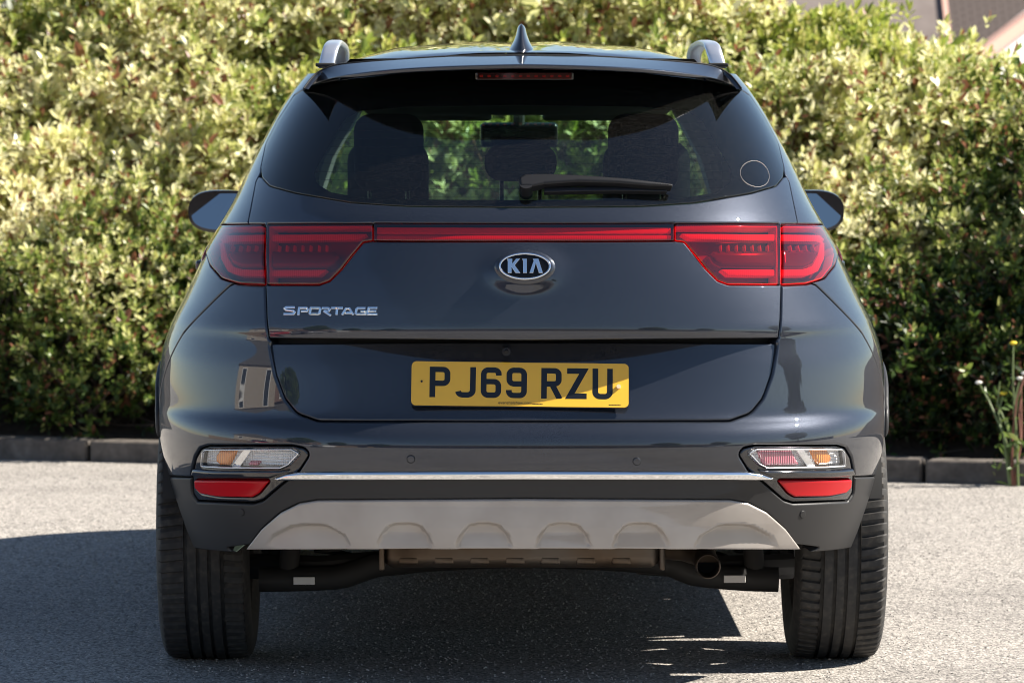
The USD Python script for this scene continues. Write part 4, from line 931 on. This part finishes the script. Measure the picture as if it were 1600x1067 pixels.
# ------------------------------------------------------------------ number plate
pc_uz = inset.uz([[812.5, 603.5]]); pc = inset(*pc_uz.T)[0]
_, tzv, pn = [q[0] for q in inset.frame(*pc_uz.T)]
px_ = np.array([1, 0, 0.0]); pn = pn - px_ * (pn @ px_); pn /= np.linalg.norm(pn); pz_ = np.cross(pn, px_) * -1
pz_ = np.cross(px_, -pn); 
if pz_[2] < 0: pz_ = -pz_
roll = math.radians(-0.75); pX = px_ * math.cos(roll) + pz_ * math.sin(roll); pZ = -px_ * math.sin(roll) + pz_ * math.cos(roll)
PT = np.eye(4); PT[:3, 0], PT[:3, 1], PT[:3, 2], PT[:3, 3] = pX, pZ, np.cross(pX, pZ), pc + pn * 0.012
def on_plate(poly, d, z0): m = extrude(poly, d); m.apply_translation([0, 0, z0]); m.apply_transform(PT); return m
pl = xf('number_plate', car)
base = sbox(-0.26 + 0.012, -0.0555 + 0.012, 0.26 - 0.012, 0.0555 - 0.012).buffer(0.012)
obj('backing', on_plate(base.buffer(0.0012), 0.004, -0.004), 'black_gloss', pl, smooth=False)
obj('face', on_plate(base, 0.002, 0.0002), 'plate_yellow', pl, smooth=False)
def ch(strokes):   # strokes in a 50 x 79 mm cell, 14 mm wide
    return unary_union([LineString(p).buffer(7, cap_style='flat', join_style='round' if r else 'mitre') for p, r in strokes])
def arc(cx, cy, rx, ry, a0, a1, n=8): return [(cx + rx * math.cos(math.radians(a)), cy + ry * math.sin(math.radians(a))) for a in np.linspace(a0, a1, n)]
GL = {'P': ch([([(7, 0), (7, 72), (30, 72)] + arc(32, 61, 11, 11, 90, 0) + [(43, 47)] + arc(32, 47, 11, 11, 0, -90) + [(7, 36)], 0)]),
      'J': ch([([(43, 79), (43, 20)] + arc(30, 20, 13, 13, 0, -90) + [(20, 7)] + arc(18, 18, 11, 11, -90, -170), 1)]),
      '6': ch([([(44, 58)] + arc(33, 61, 11, 11, 10, 90) + [(20, 72)] + arc(18, 61, 11, 11, 90, 180) + [(7, 18)] + arc(18, 18, 11, 11, 180, 270) + [(32, 7)] + arc(32, 18, 11, 11, 270, 360) + [(43, 30)] + arc(32, 31, 11, 11, 0, 90) + [(7, 42)], 1)]),
      'R': ch([([(7, 0), (7, 72), (30, 72)] + arc(32, 61, 11, 11, 90, 0) + [(43, 49)] + arc(32, 49, 11, 11, 0, -90) + [(7, 38)], 0), ([(25, 40), (45.5, -1)], 0)]),
      'Z': ch([([(1, 72), (42, 72), (8, 7), (49, 7)], 0)]),
      'U': ch([([(7, 79), (7, 20)] + arc(19, 19, 12, 12, 180, 270) + [(31, 7)] + arc(31, 19, 12, 12, 270, 360) + [(43, 79)], 1)])}
GL['9'] = affinity.rotate(GL['6'], 180, origin=(25, 39.5))
GL['R'] = GL['R'].intersection(sbox(-1, 0, 60, 80))
def ppx(x): return ((620 + x / 4.21) - 812.5) / 652.0
for c_, x0, x1 in (('P', 215, 353), ('J', 383, 521), ('6', 552, 688), ('9', 720, 857), ('R', 948, 1085), ('Z', 1115, 1253), ('U', 1285, 1421)):
    g = affinity.scale(affinity.translate(GL[c_], -25, -39.5), 0.00098 * (x1 - x0) / 137, 0.00098, origin=(0, 0))
    g = affinity.translate(g, ppx((x0 + x1) / 2), 0.0035)
    obj('character', on_plate(g, 0.0004, 0.0021), 'plate_ink', pl, smooth=False)
def small_text(t, h, x, y, name, wid=None):
    m = meshkit.text_mesh(t, h, 0.0004)
    if wid: m.apply_scale([wid / m.extents[0], 1, 1])
    m.apply_translation([x, y, 0.0023]); m.apply_transform(PT); obj(name, m, 'plate_ink', pl, smooth=False, kind='stuff')
small_text('evanshalshaw.com', 0.0062, ppx(668), -0.0500, 'dealer_lettering', 0.079)
# two lines too small to read in the photograph: plain dashes
for x0_, n_, h_ in ((893, 7, 0.0016), (1395, 8, 0.0014)):
    obj('print_line', on_plate(unary_union([sbox(ppx(x0_) + k * 0.0036, -0.0500, ppx(x0_) + k * 0.0036 + 0.0028, -0.0500 + h_) for k in range(n_)]), 0.0003, 0.0023), 'plate_ink', pl, smooth=False, kind='stuff')
sc = trimesh.creation.cylinder(radius=0.0052, height=0.006, sections=20); sc.apply_translation([ppx(1458), -0.004, 0.005]); sc.apply_transform(PT); obj('screw_cap', sc, 'screw_cap', pl)
sc = trimesh.creation.cylinder(radius=0.0026, height=0.003, sections=16); sc.apply_translation([ppx(164), 0.0045, 0.0025]); sc.apply_transform(PT); obj('fixing_screw', sc, 'plate_ink', pl)
# rear camera under the handle lip
cp = unproject(791, 548, 0.055); obj('rear_camera', cat3([cyl(cp + [0, 0.02, 0], cp + [0, 0.004, -0.003], 0.010), cyl(cp + [0, 0.004, 0], cp + [0, 0.0, -0.0035], 0.005)]), 'black_gap', tg)

# ------------------------------------------------------------------ fog lamp units
LENS_R = [(1170, 708), (1182, 701), (1316, 701.5), (1320, 706), (1322, 729), (1290, 731), (1200, 732), (1187, 726)]
MID_R = [(1245, 701), (1258, 701.5), (1277, 729), (1264, 730)]
AMB_R = [(1262, 704), (1318, 704), (1320, 727), (1278, 728)]
RED_R = [(1216, 751), (1331, 750), (1330, 762), (1322, 770), (1296, 775), (1242, 776), (1232, 770)]
BARR = [(1177, 733), (1200, 735), (1300, 735), (1332, 732.5), (1335, 742), (1300, 745.5), (1214, 746)]
for s_ in (1, -1):
    fx = xf('fog_lamp_unit', car)
    L_, R_, B_2 = pxpoly(LENS_R, r=0.003), pxpoly(RED_R, r=0.003), pxpoly(BARR, r=0.002)
    hous = fog.buffer(-0.0015).difference(unary_union([L_.buffer(0.001), R_.buffer(0.001)]))
    if hous.geom_type != 'Polygon': hous = max(hous.geoms, key=lambda g: g.area)
    cz = 0.545
    obj('housing', panel(mir(hous, s_), r=0.006, depth=0.05, h=0.008, off=-0.004), 'black_gloss', fx)
    obj('trim_bar', panel(mir(B_2, s_), r=0.006, depth=0.02, h=0.006, off=0.006), 'black_gloss', fx)
    ind = xf('indicator', fx) if False else fx
    obj('clear_lens', panel(mir(L_, s_), r=0.004, depth=0.004, h=0.008, off=0.0), 'clear_lens', fx)
    obj('reflector_bowl', panel(mir(L_.buffer(0.002), s_), r=0.008, depth=0, h=0.010, off=-0.016), 'ribbed', fx)
    obj('lens_divider', panel(mir(pxpoly(MID_R).intersection(L_), s_), r=0.001, depth=0.015, h=0.01, off=-0.006), 'chrome', fx)
    for pts_, mt, nm in (([(1270, 702), (1296, 702), (1303, 712), (1303, 722), (1296, 729), (1282, 729), (1276, 716)], 'amber', 'indicator_bulb'), ([(1186, 704), (1240, 703), (1254, 729), (1196, 730)], 'bulb_red', 'fog_bulb')):
        if s_ < 0 and mt == 'bulb_red': pts_ = [(1232, 721), (1250, 721), (1255, 729), (1238, 730)]
        obj(nm, panel(mir(rounded(pxpoly(pts_), 0.004).intersection(L_.buffer(-0.002)), s_), r=0.010, depth=0.006, h=0.006, off=-0.006, hb=0.004), mt, fx)
    rim = L_.buffer(0.0).difference(L_.buffer(-0.0028))
    obj('lens_rim', panel(mir(rim, s_), r=0.001, depth=0.006, h=0.01, off=0.0012), 'satin_metal', fx)
    obj('reflector', panel(mir(R_, s_), r=0.004, depth=0.012, h=0.008, off=0.002), 'reflector_red', fx)
# parking sensors
for x, y, ch_, m_ in ((642, 717, 0, 'paint'), (995, 720.5, 0, 'paint'), (377.5, 800, 0, 'cladding'), (1254, 803, 0, 'cladding')):
    u0, z0 = rear.uz([[x, y]])[0]
    obj('parking_sensor', panel(affinity.translate(Point(0, 0).buffer(0.0088, 24), u0, z0), r=0.0015, depth=0.006, h=0.006, off=0.0022, hb=0.003), m_, car)
    obj('sensor_ring', panel(affinity.translate(Point(0, 0).buffer(0.0102, 24).difference(Point(0, 0).buffer(0.0086, 24)), u0, z0), r=0.0005, depth=0.003, h=0.006, off=0.0008, hb=0.003), 'black_gap', car)
# wiper
wx = xf('rear_wiper', car)
ARM = [(811, 291), (820, 285.5), (850, 284.5), (905, 286.5), (975, 291.5), (1012, 296), (1046, 300), (1046, 303.5), (1008, 302), (960, 298), (900, 296.5), (850, 300), (830, 304), (812, 304)]
obj('arm', panel(pxpoly(ARM, r=0.001), r=0.006, depth=0.018, h=0.008, off=0.034), 'rear_rubber', wx)
BLD = [(850, 299), (960, 298), (1040, 302), (1040, 305.5), (960, 304), (850, 306)]
obj('blade', panel(pxpoly(BLD), r=0.002, depth=0.012, h=0.012, off=0.016), 'rear_rubber', wx)
pv = rear(*rear.uz([[822, 300]]).T)[0]; pn_ = rear.frame(*rear.uz([[822, 300]]).T)[2][0]
obj('pivot', cyl(pv - pn_ * 0.01, pv + pn_ * 0.032, 0.016, 28), 'rear_rubber', wx)

# ------------------------------------------------------------------ wheels
def tyre_mesh(sipes=72):
    w = [-0.085, -0.100, -0.1135, -0.1175, -0.1165, -0.111, -0.104]; r = [0.222, 0.232, 0.265, 0.290, 0.312, 0.328, 0.337]
    prof = list(zip(w, r, [0] * 7))
    prof += [(-0.100, 0.3395, 1), (-0.094, 0.3412, 1), (-0.075, 0.3432, 1), (-0.0565, 0.3442, 1)]
    for c in (-0.050, -0.0185, 0.010, 0.0415):
        prof += [(c - 0.0046, 0.3449, 0), (c - 0.0040, 0.3375, 0), (c + 0.0040, 0.3375, 0), (c + 0.0046, 0.3449, 0)]
        prof += [(c + 0.012, 0.3451, 2)]
    prof = prof[:-1] + [(0.0475, 0.3444, 1), (0.066, 0.3436, 1), (0.084, 0.3424, 1), (0.094, 0.3412, 1), (0.100, 0.3395, 1)]
    prof += [(0.104, 0.337, 3), (0.111, 0.328, 3), (0.1165, 0.312, 0), (0.1175, 0.290, 0), (0.1135, 0.265, 0), (0.100, 0.232, 0), (0.085, 0.222, 0)]
    prof = np.array(prof)
    th = np.concatenate([(k + np.array([0, 0.12, 0.17, 0.5, 0.83])) * 2 * np.pi / sipes for k in range(sipes)])
    isp = np.tile([0, 1, 1, 0, 0], sipes)
    isp[1::5] = 1; 
    rr = np.repeat(prof[None, :, 1], len(th), 0); 
    cut = np.where(prof[:, 2] == 1, 0.0055, np.where(prof[:, 2] == 3, 0.004, 0.0))
    sh = np.where(prof[:, 0] > 0, 0.0, 0.03)
    on = np.tile([0, 1, 1, 0, 0], sipes)[:, None]
    rr = rr - on * cut[None]
    skew = np.where(prof[:, 2] > 0, (np.abs(prof[:, 0]) - 0.08) * 0.35, 0)
    ang = th[:, None] + skew[None]
    P = np.stack([np.repeat(prof[None, :, 0], len(th), 0), -rr * np.cos(ang), rr * np.sin(ang)], -1)
    P = np.concatenate([P, P[:1]], 0)
    m = grid(P); m.fix_normals(); return m
TYRE = tyre_mesh()
def rim_meshes():
    a = np.linspace(0, 2 * np.pi, 73)
    pr = np.array([(-0.085, 0.222), (-0.08, 0.212), (0.07, 0.205), (0.082, 0.214), (0.088, 0.222)])
    P = np.stack([np.repeat(pr[None, :, 0], 73, 0), pr[None, :, 1] * np.cos(a)[:, None], pr[None, :, 1] * np.sin(a)[:, None]], -1)
    barrel = grid(P)
    sp_ = []
    for k in range(5):
        for d in (-0.17, 0.17):
            m = rbox((0, 0, 0), (0.022, 0.034, 0.19), 0.006); m.apply_translation((0.066, 0, 0.115)); m.apply_transform(rotm(k * 2 * np.pi / 5 + d * 0.7, [1, 0, 0])); sp_.append(m)
    hub = cyl((0.03, 0, 0), (0.080, 0, 0), 0.045, 32)
    disc = cyl((-0.005, 0, 0), (0.012, 0, 0), 0.155, 40)
    return barrel, sp_, hub, disc
BARREL, SPOKES, HUB, DISC = rim_meshes()
for ax_, tr in ((AX, 0.806), (FAX, 0.800)):
    for s_ in (1, -1):
        T = np.eye(4); T[0, 3], T[1, 3], T[2, 3] = s_ * tr, ax_, 0.3425
        if s_ < 0: T = T @ rotm(math.pi, [0, 0, 1])
        wh = xf('wheel', car)
        def put(m): m = m.copy(); m.apply_transform(T); return m
        obj('tyre', put(TYRE), 'rubber', wh, smooth=25)
        obj('rim', put(BARREL), 'alloy', wh)
        for q in SPOKES: obj('spoke', put(q), 'alloy', wh)
        obj('hub', put(HUB), 'alloy', wh); obj('brake_disc', put(DISC), 'muffler', wh)
# ------------------------------------------------------------------ underside
ub_ = xf('underside', car)
obj('floor', rbox((0, 2.35, 0.36), (1.28, 3.5, 0.10), 0.03), 'underbody', ub_)
obj('boot_floor', rbox((0, 0.66, 0.445), (1.04, 0.80, 0.07), 0.02), 'underbody', ub_)
for s_ in (-1, 1):
    obj('wheel_arch_liner', rbox((s_ * 0.655, AX + 0.08, 0.56), (0.05, 0.62, 0.40), 0.02), 'underbody', ub_)
    obj('front_arch_liner', rbox((s_ * 0.60, FAX, 0.56), (0.05, 0.86, 0.44), 0.02), 'underbody', ub_)
    a = np.linspace(-0.15, math.pi - 0.25, 24)
    G = np.stack([np.stack([np.full(24, x), AX + 0.40 * np.cos(a), AZ + 0.40 * np.sin(a)], -1) for x in (s_ * 0.66, s_ * 0.90)], 0)
    G2 = G.copy(); G2[..., 1] += FAX - AX
    obj('arch_lining', grid(G), 'underbody', ub_); obj('front_arch_lining', grid(G2), 'underbody', ub_)
for s_ in (-1, 1): obj('bumper_tray', rbox((s_ * 0.67, 0.47, 0.385), (0.22, 0.20, 0.05), 0.012), 'underbody', ub_)
# rear axle beam: low at the ends, arched in the middle
bp = [unproject(405, 905, 0.80), unproject(520, 902, 0.80), unproject(600, 880, 0.80), unproject(818, 868, 0.80), unproject(1040, 880, 0.80), unproject(1090, 897, 0.80), unproject(1216, 905, 0.80)]
bp = np.array(bp); bq = np.stack([np.linspace(bp[0, 0], bp[-1, 0], 50), np.full(50, 0.80), PchipInterpolator(bp[:, 0], bp[:, 2])(np.linspace(bp[0, 0], bp[-1, 0], 50))], 1)
obj('axle_beam', tube(bq, 0.032, 12), 'underbody', ub_)
for s_ in (-1, 1):
    obj('suspension_arm', tube(np.array([[s_ * 0.30, 0.82, 0.255], [s_ * 0.52, 0.84, 0.235], [s_ * 0.70, AX, 0.235]]), 0.034, 10), 'underbody', ub_)
    obj('upper_arm', tube(np.array([[s_ * 0.34, 0.86, 0.36], [s_ * 0.68, AX, 0.40]]), 0.02, 8), 'underbody', ub_)
    obj('damper', cyl((s_ * 0.60, AX - 0.10, 0.22), (s_ * 0.57, AX - 0.04, 0.60), 0.026), 'underbody', ub_)
    obj('spring', tube(np.array([[s_ * 0.48 + 0.05 * math.cos(t), 0.86 + 0.05 * math.sin(t), 0.26 + t * 0.006] for t in np.linspace(0, 8 * math.pi, 120)]), 0.007, 6), 'underbody', ub_)
m0, m1 = unproject(594, 856, 0.42), unproject(1037, 889, 0.42)
obj('silencer', rbox(((m0[0] + m1[0]) / 2, 0.53, 0.331), (m1[0] - m0[0] - 0.014, 0.24, 0.104), 0.03, 2), 'muffler', ub_)
for xx in (m0[0] + 0.004, m1[0] - 0.004): obj('silencer_end', rbox((xx, 0.53, 0.331), (0.014, 0.252, 0.114), 0.006, 1), 'muffler', ub_)
for k in range(7):
    obj('silencer_rib', rbox((m0[0] + 0.07 + k * 0.088, 0.4195, 0.300), (0.052, 0.02, 0.024), 0.008), 'muffler', ub_)
tp = unproject(1106.5, 884.5, 0.30)
tpts = np.array([tp, tp + [0, 0.10, 0.004], tp + [-0.03, 0.20, 0.02], tp + [-0.12, 0.26, 0.03]])
o_ = tube(tpts, 0.031, 28); 
a = np.linspace(0, 2 * np.pi, 29)
pipe = np.stack([np.stack([tp[0] + r * np.cos(a), np.full(29, tp[1] + d), tp[2] + r * np.sin(a)], -1) for r, d in ((0.0265, 0.12), (0.0265, 0.0), (0.0285, -0.002), (0.0310, 0.001), (0.0315, 0.12))], 0)
obj('tailpipe', grid(pipe), 'pipe_dark', ub_); obj('tailpipe_elbow', tube(np.array([tp + [0, 0.10, 0], tp + [0, 0.16, 0.01], tp + [-0.05, 0.22, 0.02], tp + [-0.16, 0.24, 0.03]]), 0.03, 16), 'muffler', ub_)
obj('tailpipe_plug', cyl(tp + [0, 0.10, 0], tp + [0, 0.11, 0], 0.027), 'black_gap', ub_)
for a_, b_2 in (((458.5, 901), (492, 913)), ((1131, 898.5), (1165, 910))):
    c0, c1 = unproject(*a_, 0.762), unproject(*b_2, 0.762); obj('part_sticker', rbox((c0 + c1) / 2, (c1[0] - c0[0], 0.004, c0[2] - c1[2]), 0.0015), 'sticker', ub_)
# ------------------------------------------------------------------ cabin
cb = xf('cabin', car)
obj('parcel_cover', rbox((0, 0.70, 1.115), (1.04, 0.66, 0.02), 0.006), 'trim_dark', cb)
obj('dashboard', rbox((0, 3.05, 1.045), (1.30, 0.5, 0.17), 0.06, 2), 'trim_dark', cb)
obj('cabin_floor', rbox((0, 1.9, 0.45), (1.3, 2.4, 0.05), 0.01), 'trim_dark', cb)
obj('rear_seat', rbox((0, 1.12, 0.80), (1.20, 0.20, 0.66), 0.06, 2, rotm(-0.2, [1, 0, 0])), 'cloth_dark', cb)
def headrest(x, y, z, w, h, name='headrest'):
    hr = xf(name, cb)
    obj('pad', rbox((x, y, z), (w, 0.10, h), 0.045, 2), 'cloth_dark', hr)
    for q in (-0.05, 0.05): obj('post', cyl((x + q, y, z - h / 2 - 0.10), (x + q, y, z - h / 2 + 0.02), 0.006, 8), 'chrome', hr)
def hpx(x0, x1, y0, y1, y): a, b = unproject(x0, y0, y), unproject(x1, y1, y); return (a[0] + b[0]) / 2, y, (a[2] + b[2]) / 2, b[0] - a[0], a[2] - b[2]
headrest(*hpx(553, 662, 178, 300, 1.15)); headrest(*hpx(950, 1060, 178, 300, 1.15)); headrest(*hpx(757, 870, 230, 279, 1.10))
for x0, x1 in ((543, 670), (942, 1078)):
    s0, s1 = unproject(x0, 224, 2.0), unproject(x1, 330, 2.0); st = xf('front_seat', cb)
    obj('backrest', rbox(((s0[0] + s1[0]) / 2, 2.0, 1.0), ((s1[0] - s0[0]), 0.13, 0.66), 0.06, 2), 'cloth_dark', st)
    obj('seat', rbox(((s0[0] + s1[0]) / 2, 2.30, 0.62), (0.46, 0.50, 0.16), 0.06, 2), 'cloth_dark', st)
q = hpx(750, 872, 192, 231, 2.86); obj('interior_mirror', rbox(q[:3], (q[3], 0.03, q[4]), 0.014, 2), 'black_gloss', cb)
obj('mirror_stalk', cyl((q[0], 2.87, q[2]), (q[0], 2.82, 1.50), 0.018, 10), 'trim_dark', cb)
for x0, x1 in ((600, 742), (874, 1010)):
    q = hpx(x0, x1, 163, 189, 2.66); obj('sun_visor', rbox(q[:3], (q[3] + 0.10, 0.03, q[4]), 0.010, 1), 'headliner', cb)
obj('header_panel', rbox((0, 2.60, 1.455), (0.92, 0.10, 0.11), 0.03, 1), 'headliner', cb)
for s_ in (-1, 1):
    obj('pillar_trim', tube(np.array([[s_ * 0.475, 2.58, 1.46], [s_ * 0.575, 2.84, 1.30], [s_ * 0.64, 3.02, 1.12]]), 0.038, 10), 'headliner', cb)
    obj('belt_pillar', rbox((s_ * 0.63, 2.22, 1.27), (0.05, 0.12, 0.40), 0.02, 1), 'headliner', cb)
    obj('rear_pillar_trim', rbox((s_ * 0.55, 0.95, 1.30), (0.04, 0.40, 0.24), 0.015, 1), 'trim_dark', cb)
# door mirrors
for s_ in (1, -1):
    dm = xf('door_mirror', car)
    a, b = unproject(295, 297, 3.0), unproject(395, 364, 3.0)
    cx, cz_, w_, h_ = abs(a[0]) - 0.115, (a[2] + b[2]) / 2, 0.23, (a[2] - b[2])
    sq = []
    for v in np.linspace(-1, 1, 21):
        rr = (1 - abs(v) ** 3.0) ** (1 / 3.0) if abs(v) < 1 else 0.0
        t = np.linspace(0, 2 * np.pi, 41); c_, s2 = np.cos(t), np.sin(t)
        ex = np.sign(c_) * np.abs(c_) ** 0.7; ez_ = np.sign(s2) * np.abs(s2) ** 0.75
        yy = 0.07 * v
        sq.append(np.stack([cx + ex * rr * w_ / 2, np.full(41, 3.0 + yy + 0.03), cz_ + ez_ * rr * h_ / 2 + 0.004 * ex], -1))
    G = np.array(sq); G[..., 0] *= s_
    m = grid(G); m.fix_normals(); obj('housing', m, 'black_gloss', dm, smooth=60)
    t = np.linspace(0, 2 * np.pi, 41)[:-1]; ex = np.sign(np.cos(t)) * np.abs(np.cos(t)) ** 0.7; ez_ = np.sign(np.sin(t)) * np.abs(np.sin(t)) ** 0.75
    P = Polygon(np.stack([ex * (w_ / 2 - 0.010), ez_ * (h_ / 2 - 0.010)], 1))
    g = extrude(P, 0.004); g.apply_transform(np.array([[s_, 0, 0, s_ * cx], [0, 0, -1, 2.957], [0, 1, 0, cz_], [0, 0, 0, 1.0]])); 
    g.apply_transform(trimesh.transformations.rotation_matrix(s_ * 0.10, [0, 0, 1], [s_ * cx, 2.957, cz_])); g.apply_transform(trimesh.transformations.rotation_matrix(-0.11 if s_ > 0 else -0.13, [1, 0, 0], [s_ * cx, 2.957, cz_])); g.fix_normals()
    obj('mirror_glass', g, 'mirror_glass', dm, smooth=False)
    obj('surround', (lambda q: (q.apply_transform(np.array([[s_, 0, 0, s_ * cx], [0, 0, -1, 2.966], [0, 1, 0, cz_], [0, 0, 0, 1.0]])), q.fix_normals(), q)[2])(extrude(Polygon(np.stack([ex * (w_ / 2 - 0.001), ez_ * (h_ / 2 - 0.001)], 1)), 0.004)), 'black_gloss', dm, smooth=False)
    obj('mirror_arm', rbox((s_ * (cx - 0.10), 3.03, cz_ - 0.035), (0.12, 0.08, 0.05), 0.02), 'paint', dm)
# ------------------------------------------------------------------ behind the viewpoint: what the paint and glass reflect
simple('brick_wall', (0.24, 0.15, 0.11), 0.9); simple('roof_grey', (0.10, 0.095, 0.09), 0.8); simple('far_glass', (0.03, 0.035, 0.04), 0.05); simple('far_white', (0.75, 0.75, 0.73), 0.6)
simple('far_leaf', (0.045, 0.075, 0.02), 0.7)
bd_ = thing('long_building', 'long brick building with a grey pitched roof and white windows', 'building', (0, -46, 0))
obj('wall', bx((2, 0, 1.9), (64, 9, 3.8)), 'brick_wall', bd_)
rf = Polygon([(-5.2, 3.75), (5.2, 3.75), (0, 6.2)]); g = extrude(rf, 65); g.apply_transform(np.array([[0, 0, 1, -30.5], [1, 0, 0, 0], [0, 1, 0, 0], [0, 0, 0, 1.0]])); g.fix_normals()
obj('roof', g, 'roof_grey', bd_, smooth=False)
for k in range(12):
    wf = xf('window', bd_); obj('frame', bx((-26 + k * 5.0, 4.53, 2.0), (2.4, 0.1, 1.5)), 'far_white', wf); obj('pane', bx((-26 + k * 5.0, 4.60, 2.0), (2.2, 0.04, 1.3)), 'far_glass', wf)
for k, (tx_, ty_, h_) in enumerate([(-20, -30, 7.5), (-14, -36, 6.5), (13, -33, 8.0), (21, -27, 7.0), (22, -6, 8.5), (-17, -15, 8.0)]):
    tr = thing('tree', ['broad tree left of the long building', 'slim tree by the long building', 'tall tree right of the long building', 'round tree near the end of the building', 'tree on the right side of the car park', 'tree on the left side of the car park'][k], 'tree', (tx_, ty_, 0), group='trees round the car park')
    rg = np.random.default_rng(40 + k)
    obj('trunk', tube(np.array([[0, 0, 0], [0.05, 0, h_ * .3], [0, 0.1, h_ * .75]]), np.array([.22, .16, .06]), 10), 'bark', tr)
    d = rg.normal(size=(2600, 3)); d /= np.linalg.norm(d, axis=1, keepdims=True)
    P = d * np.array([h_ * .30, h_ * .30, h_ * .36]) * ((0.55 + 0.75 * meshkit.fbm(d * 2 + k * 9, 3, k)) * (1 - .5 * rg.uniform(size=2600) ** 2))[:, None] + [0, 0, h_ * .64]
    obj('crown', M3(*leaves(P, d + rg.normal(0, .5, d.shape), rg, 4, 0.30, (0.3, 1.3), 0.6)), 'leaf_green', tr, kind='stuff')
def far_car(x, y, rz, paint, label):
    t = thing('parked_car', label, 'car', (x, y, 0), rz, group='cars parked round the viewpoint')
    def ringz(lev):
        a = np.linspace(0, 2 * np.pi, 49); G = []
        for z, x0, x1, hw, n in lev:
            c_, s_ = np.cos(a), np.sin(a)
            G.append(np.stack([(x0 + x1) / 2 + np.sign(c_) * np.abs(c_) ** (2 / n) * (x1 - x0) / 2, np.sign(s_) * np.abs(s_) ** (2 / n) * hw, np.full(49, z)], -1))
        G.append(np.stack([np.full(49, (lev[-1][1] + lev[-1][2]) / 2), np.zeros(49), np.full(49, lev[-1][0] + 0.01)], -1))
        m = grid(np.array(G)); m.fix_normals(); return m
    obj('body', ringz([(.2, -1.9, 1.9, .80, 5), (.35, -2.0, 2.0, .86, 5), (.6, -2.05, 2.05, .88, 5), (.85, -1.98, 1.98, .86, 5), (.93, -1.9, 1.6, .80, 5)]), paint, t)
    obj('glasshouse', ringz([(.93, -1.75, 1.0, .76, 5), (1.2, -1.5, .65, .68, 5), (1.40, -1.2, .25, .58, 5)]), 'black_gloss', t)
    obj('roof', ringz([(1.385, -1.28, .33, .60, 5), (1.42, -1.22, .22, .58, 5), (1.45, -1.0, .0, .45, 4)]), paint, t)
    for wx_ in (-1.25, 1.25):
        for wy in (-.78, .78): obj('wheel', cyl((wx_, wy - .1, .31), (wx_, wy + .1, .31), .31, 28), 'rubber', t)
    for wy in (-.6, .6): obj('headlamp', rbox((1.93, wy, .70), (.12, .36, .14), .04), 'far_white', t)
simple('paint_red', (0.45, 0.015, 0.015), 0.25, coat_weight=1.0); simple('paint_silver', (0.5, 0.5, 0.52), 0.3, 0.6, coat_weight=1.0); simple('paint_white', (0.75, 0.75, 0.75), 0.3, coat_weight=1.0)
far_car(-8.6, -3.2, 0.15, 'paint_red', 'red hatchback parked to the left of the dark SUV')
far_car(-8.8, -6.4, 0.15, 'paint_silver', 'silver hatchback parked beside the red one')
far_car(-9.2, -9.8, 0.15, 'paint_white', 'white hatchback parked furthest left of the viewpoint')
far_car(12.5, -17.0, 2.6, 'paint_silver', 'silver hatchback parked right of the viewpoint')

wh_ = thing('rendered_house', 'cream rendered house with a dark roof to the left of the viewpoint', 'house', (-24, -7.5, 0), 0.25)
simple('render_cream', (0.40, 0.35, 0.29), 0.9)
obj('wall', bx((0, 0, 2.4), (6, 9, 4.8)), 'render_cream', wh_)
g = extrude(Polygon([(-4.9, 4.78), (4.9, 4.78), (0, 7.6)]), 6.6); g.apply_transform(np.array([[0, 0, 1, -3.3], [1, 0, 0, 0], [0, 1, 0, 0], [0, 0, 0, 1.0]])); g.fix_normals(); obj('roof', g, 'roof_grey', wh_, smooth=False)
for k, (yy, zz_) in enumerate([(-2.6, 1.4), (0.4, 1.4), (2.9, 1.4), (-2.6, 3.7), (2.9, 3.7)]):
    wf = xf('window', wh_); obj('frame', bx((3.03, yy, zz_), (0.1, 1.2, 1.1)), 'far_white', wf); obj('pane', bx((3.09, yy, zz_), (0.04, 0.9, 0.85)), 'far_glass', wf)

simple('fence_wood', (0.20, 0.14, 0.09), 0.85)
for nm, lb_, fx_, ry in (('garden_fence', 'long brown board fence along the left side of the car park', -19, 0.10), ('garden_fence', 'long brown board fence along the right side of the car park', 27, -0.08)):
    fe = thing(nm, lb_, 'fence', (fx_, -18, 0), ry)
    for k in range(14): obj('fence_panel', bx((0, -24.5 + k * 3.5, 0.9), (0.06, 3.42, 1.7)), 'fence_wood', fe)
    for k in range(15): obj('post', bx((0, -26.25 + k * 3.5, 0.95), (0.12, 0.10, 1.9)), 'fence_wood', fe)
bh = thing('brick_house', 'brick house with a grey roof beside the cream rendered one', 'house', (-27, -21, 0), 0.2)
obj('wall', bx((0, 0, 2.5), (7, 14, 5.0)), 'brick_wall', bh)
g = extrude(Polygon([(-7.4, 4.98), (7.4, 4.98), (5.2, 7.6), (-5.2, 7.6)]), 7.6); g.apply_transform(np.array([[0, 0, 1, -3.8], [1, 0, 0, 0], [0, 1, 0, 0], [0, 0, 0, 1.0]])); g.fix_normals(); obj('roof', g, 'roof_grey', bh, smooth=False)
for k, (yy, zz_) in enumerate([(-5, 1.5), (-1.5, 1.5), (4.5, 1.5), (-5, 3.9), (0, 3.9), (4.5, 3.9)]):
    wf = xf('window', bh); obj('frame', bx((3.53, yy, zz_), (0.1, 1.6, 1.2)), 'far_white', wf); obj('pane', bx((3.59, yy, zz_), (0.04, 1.4, 1.0)), 'far_glass', wf)
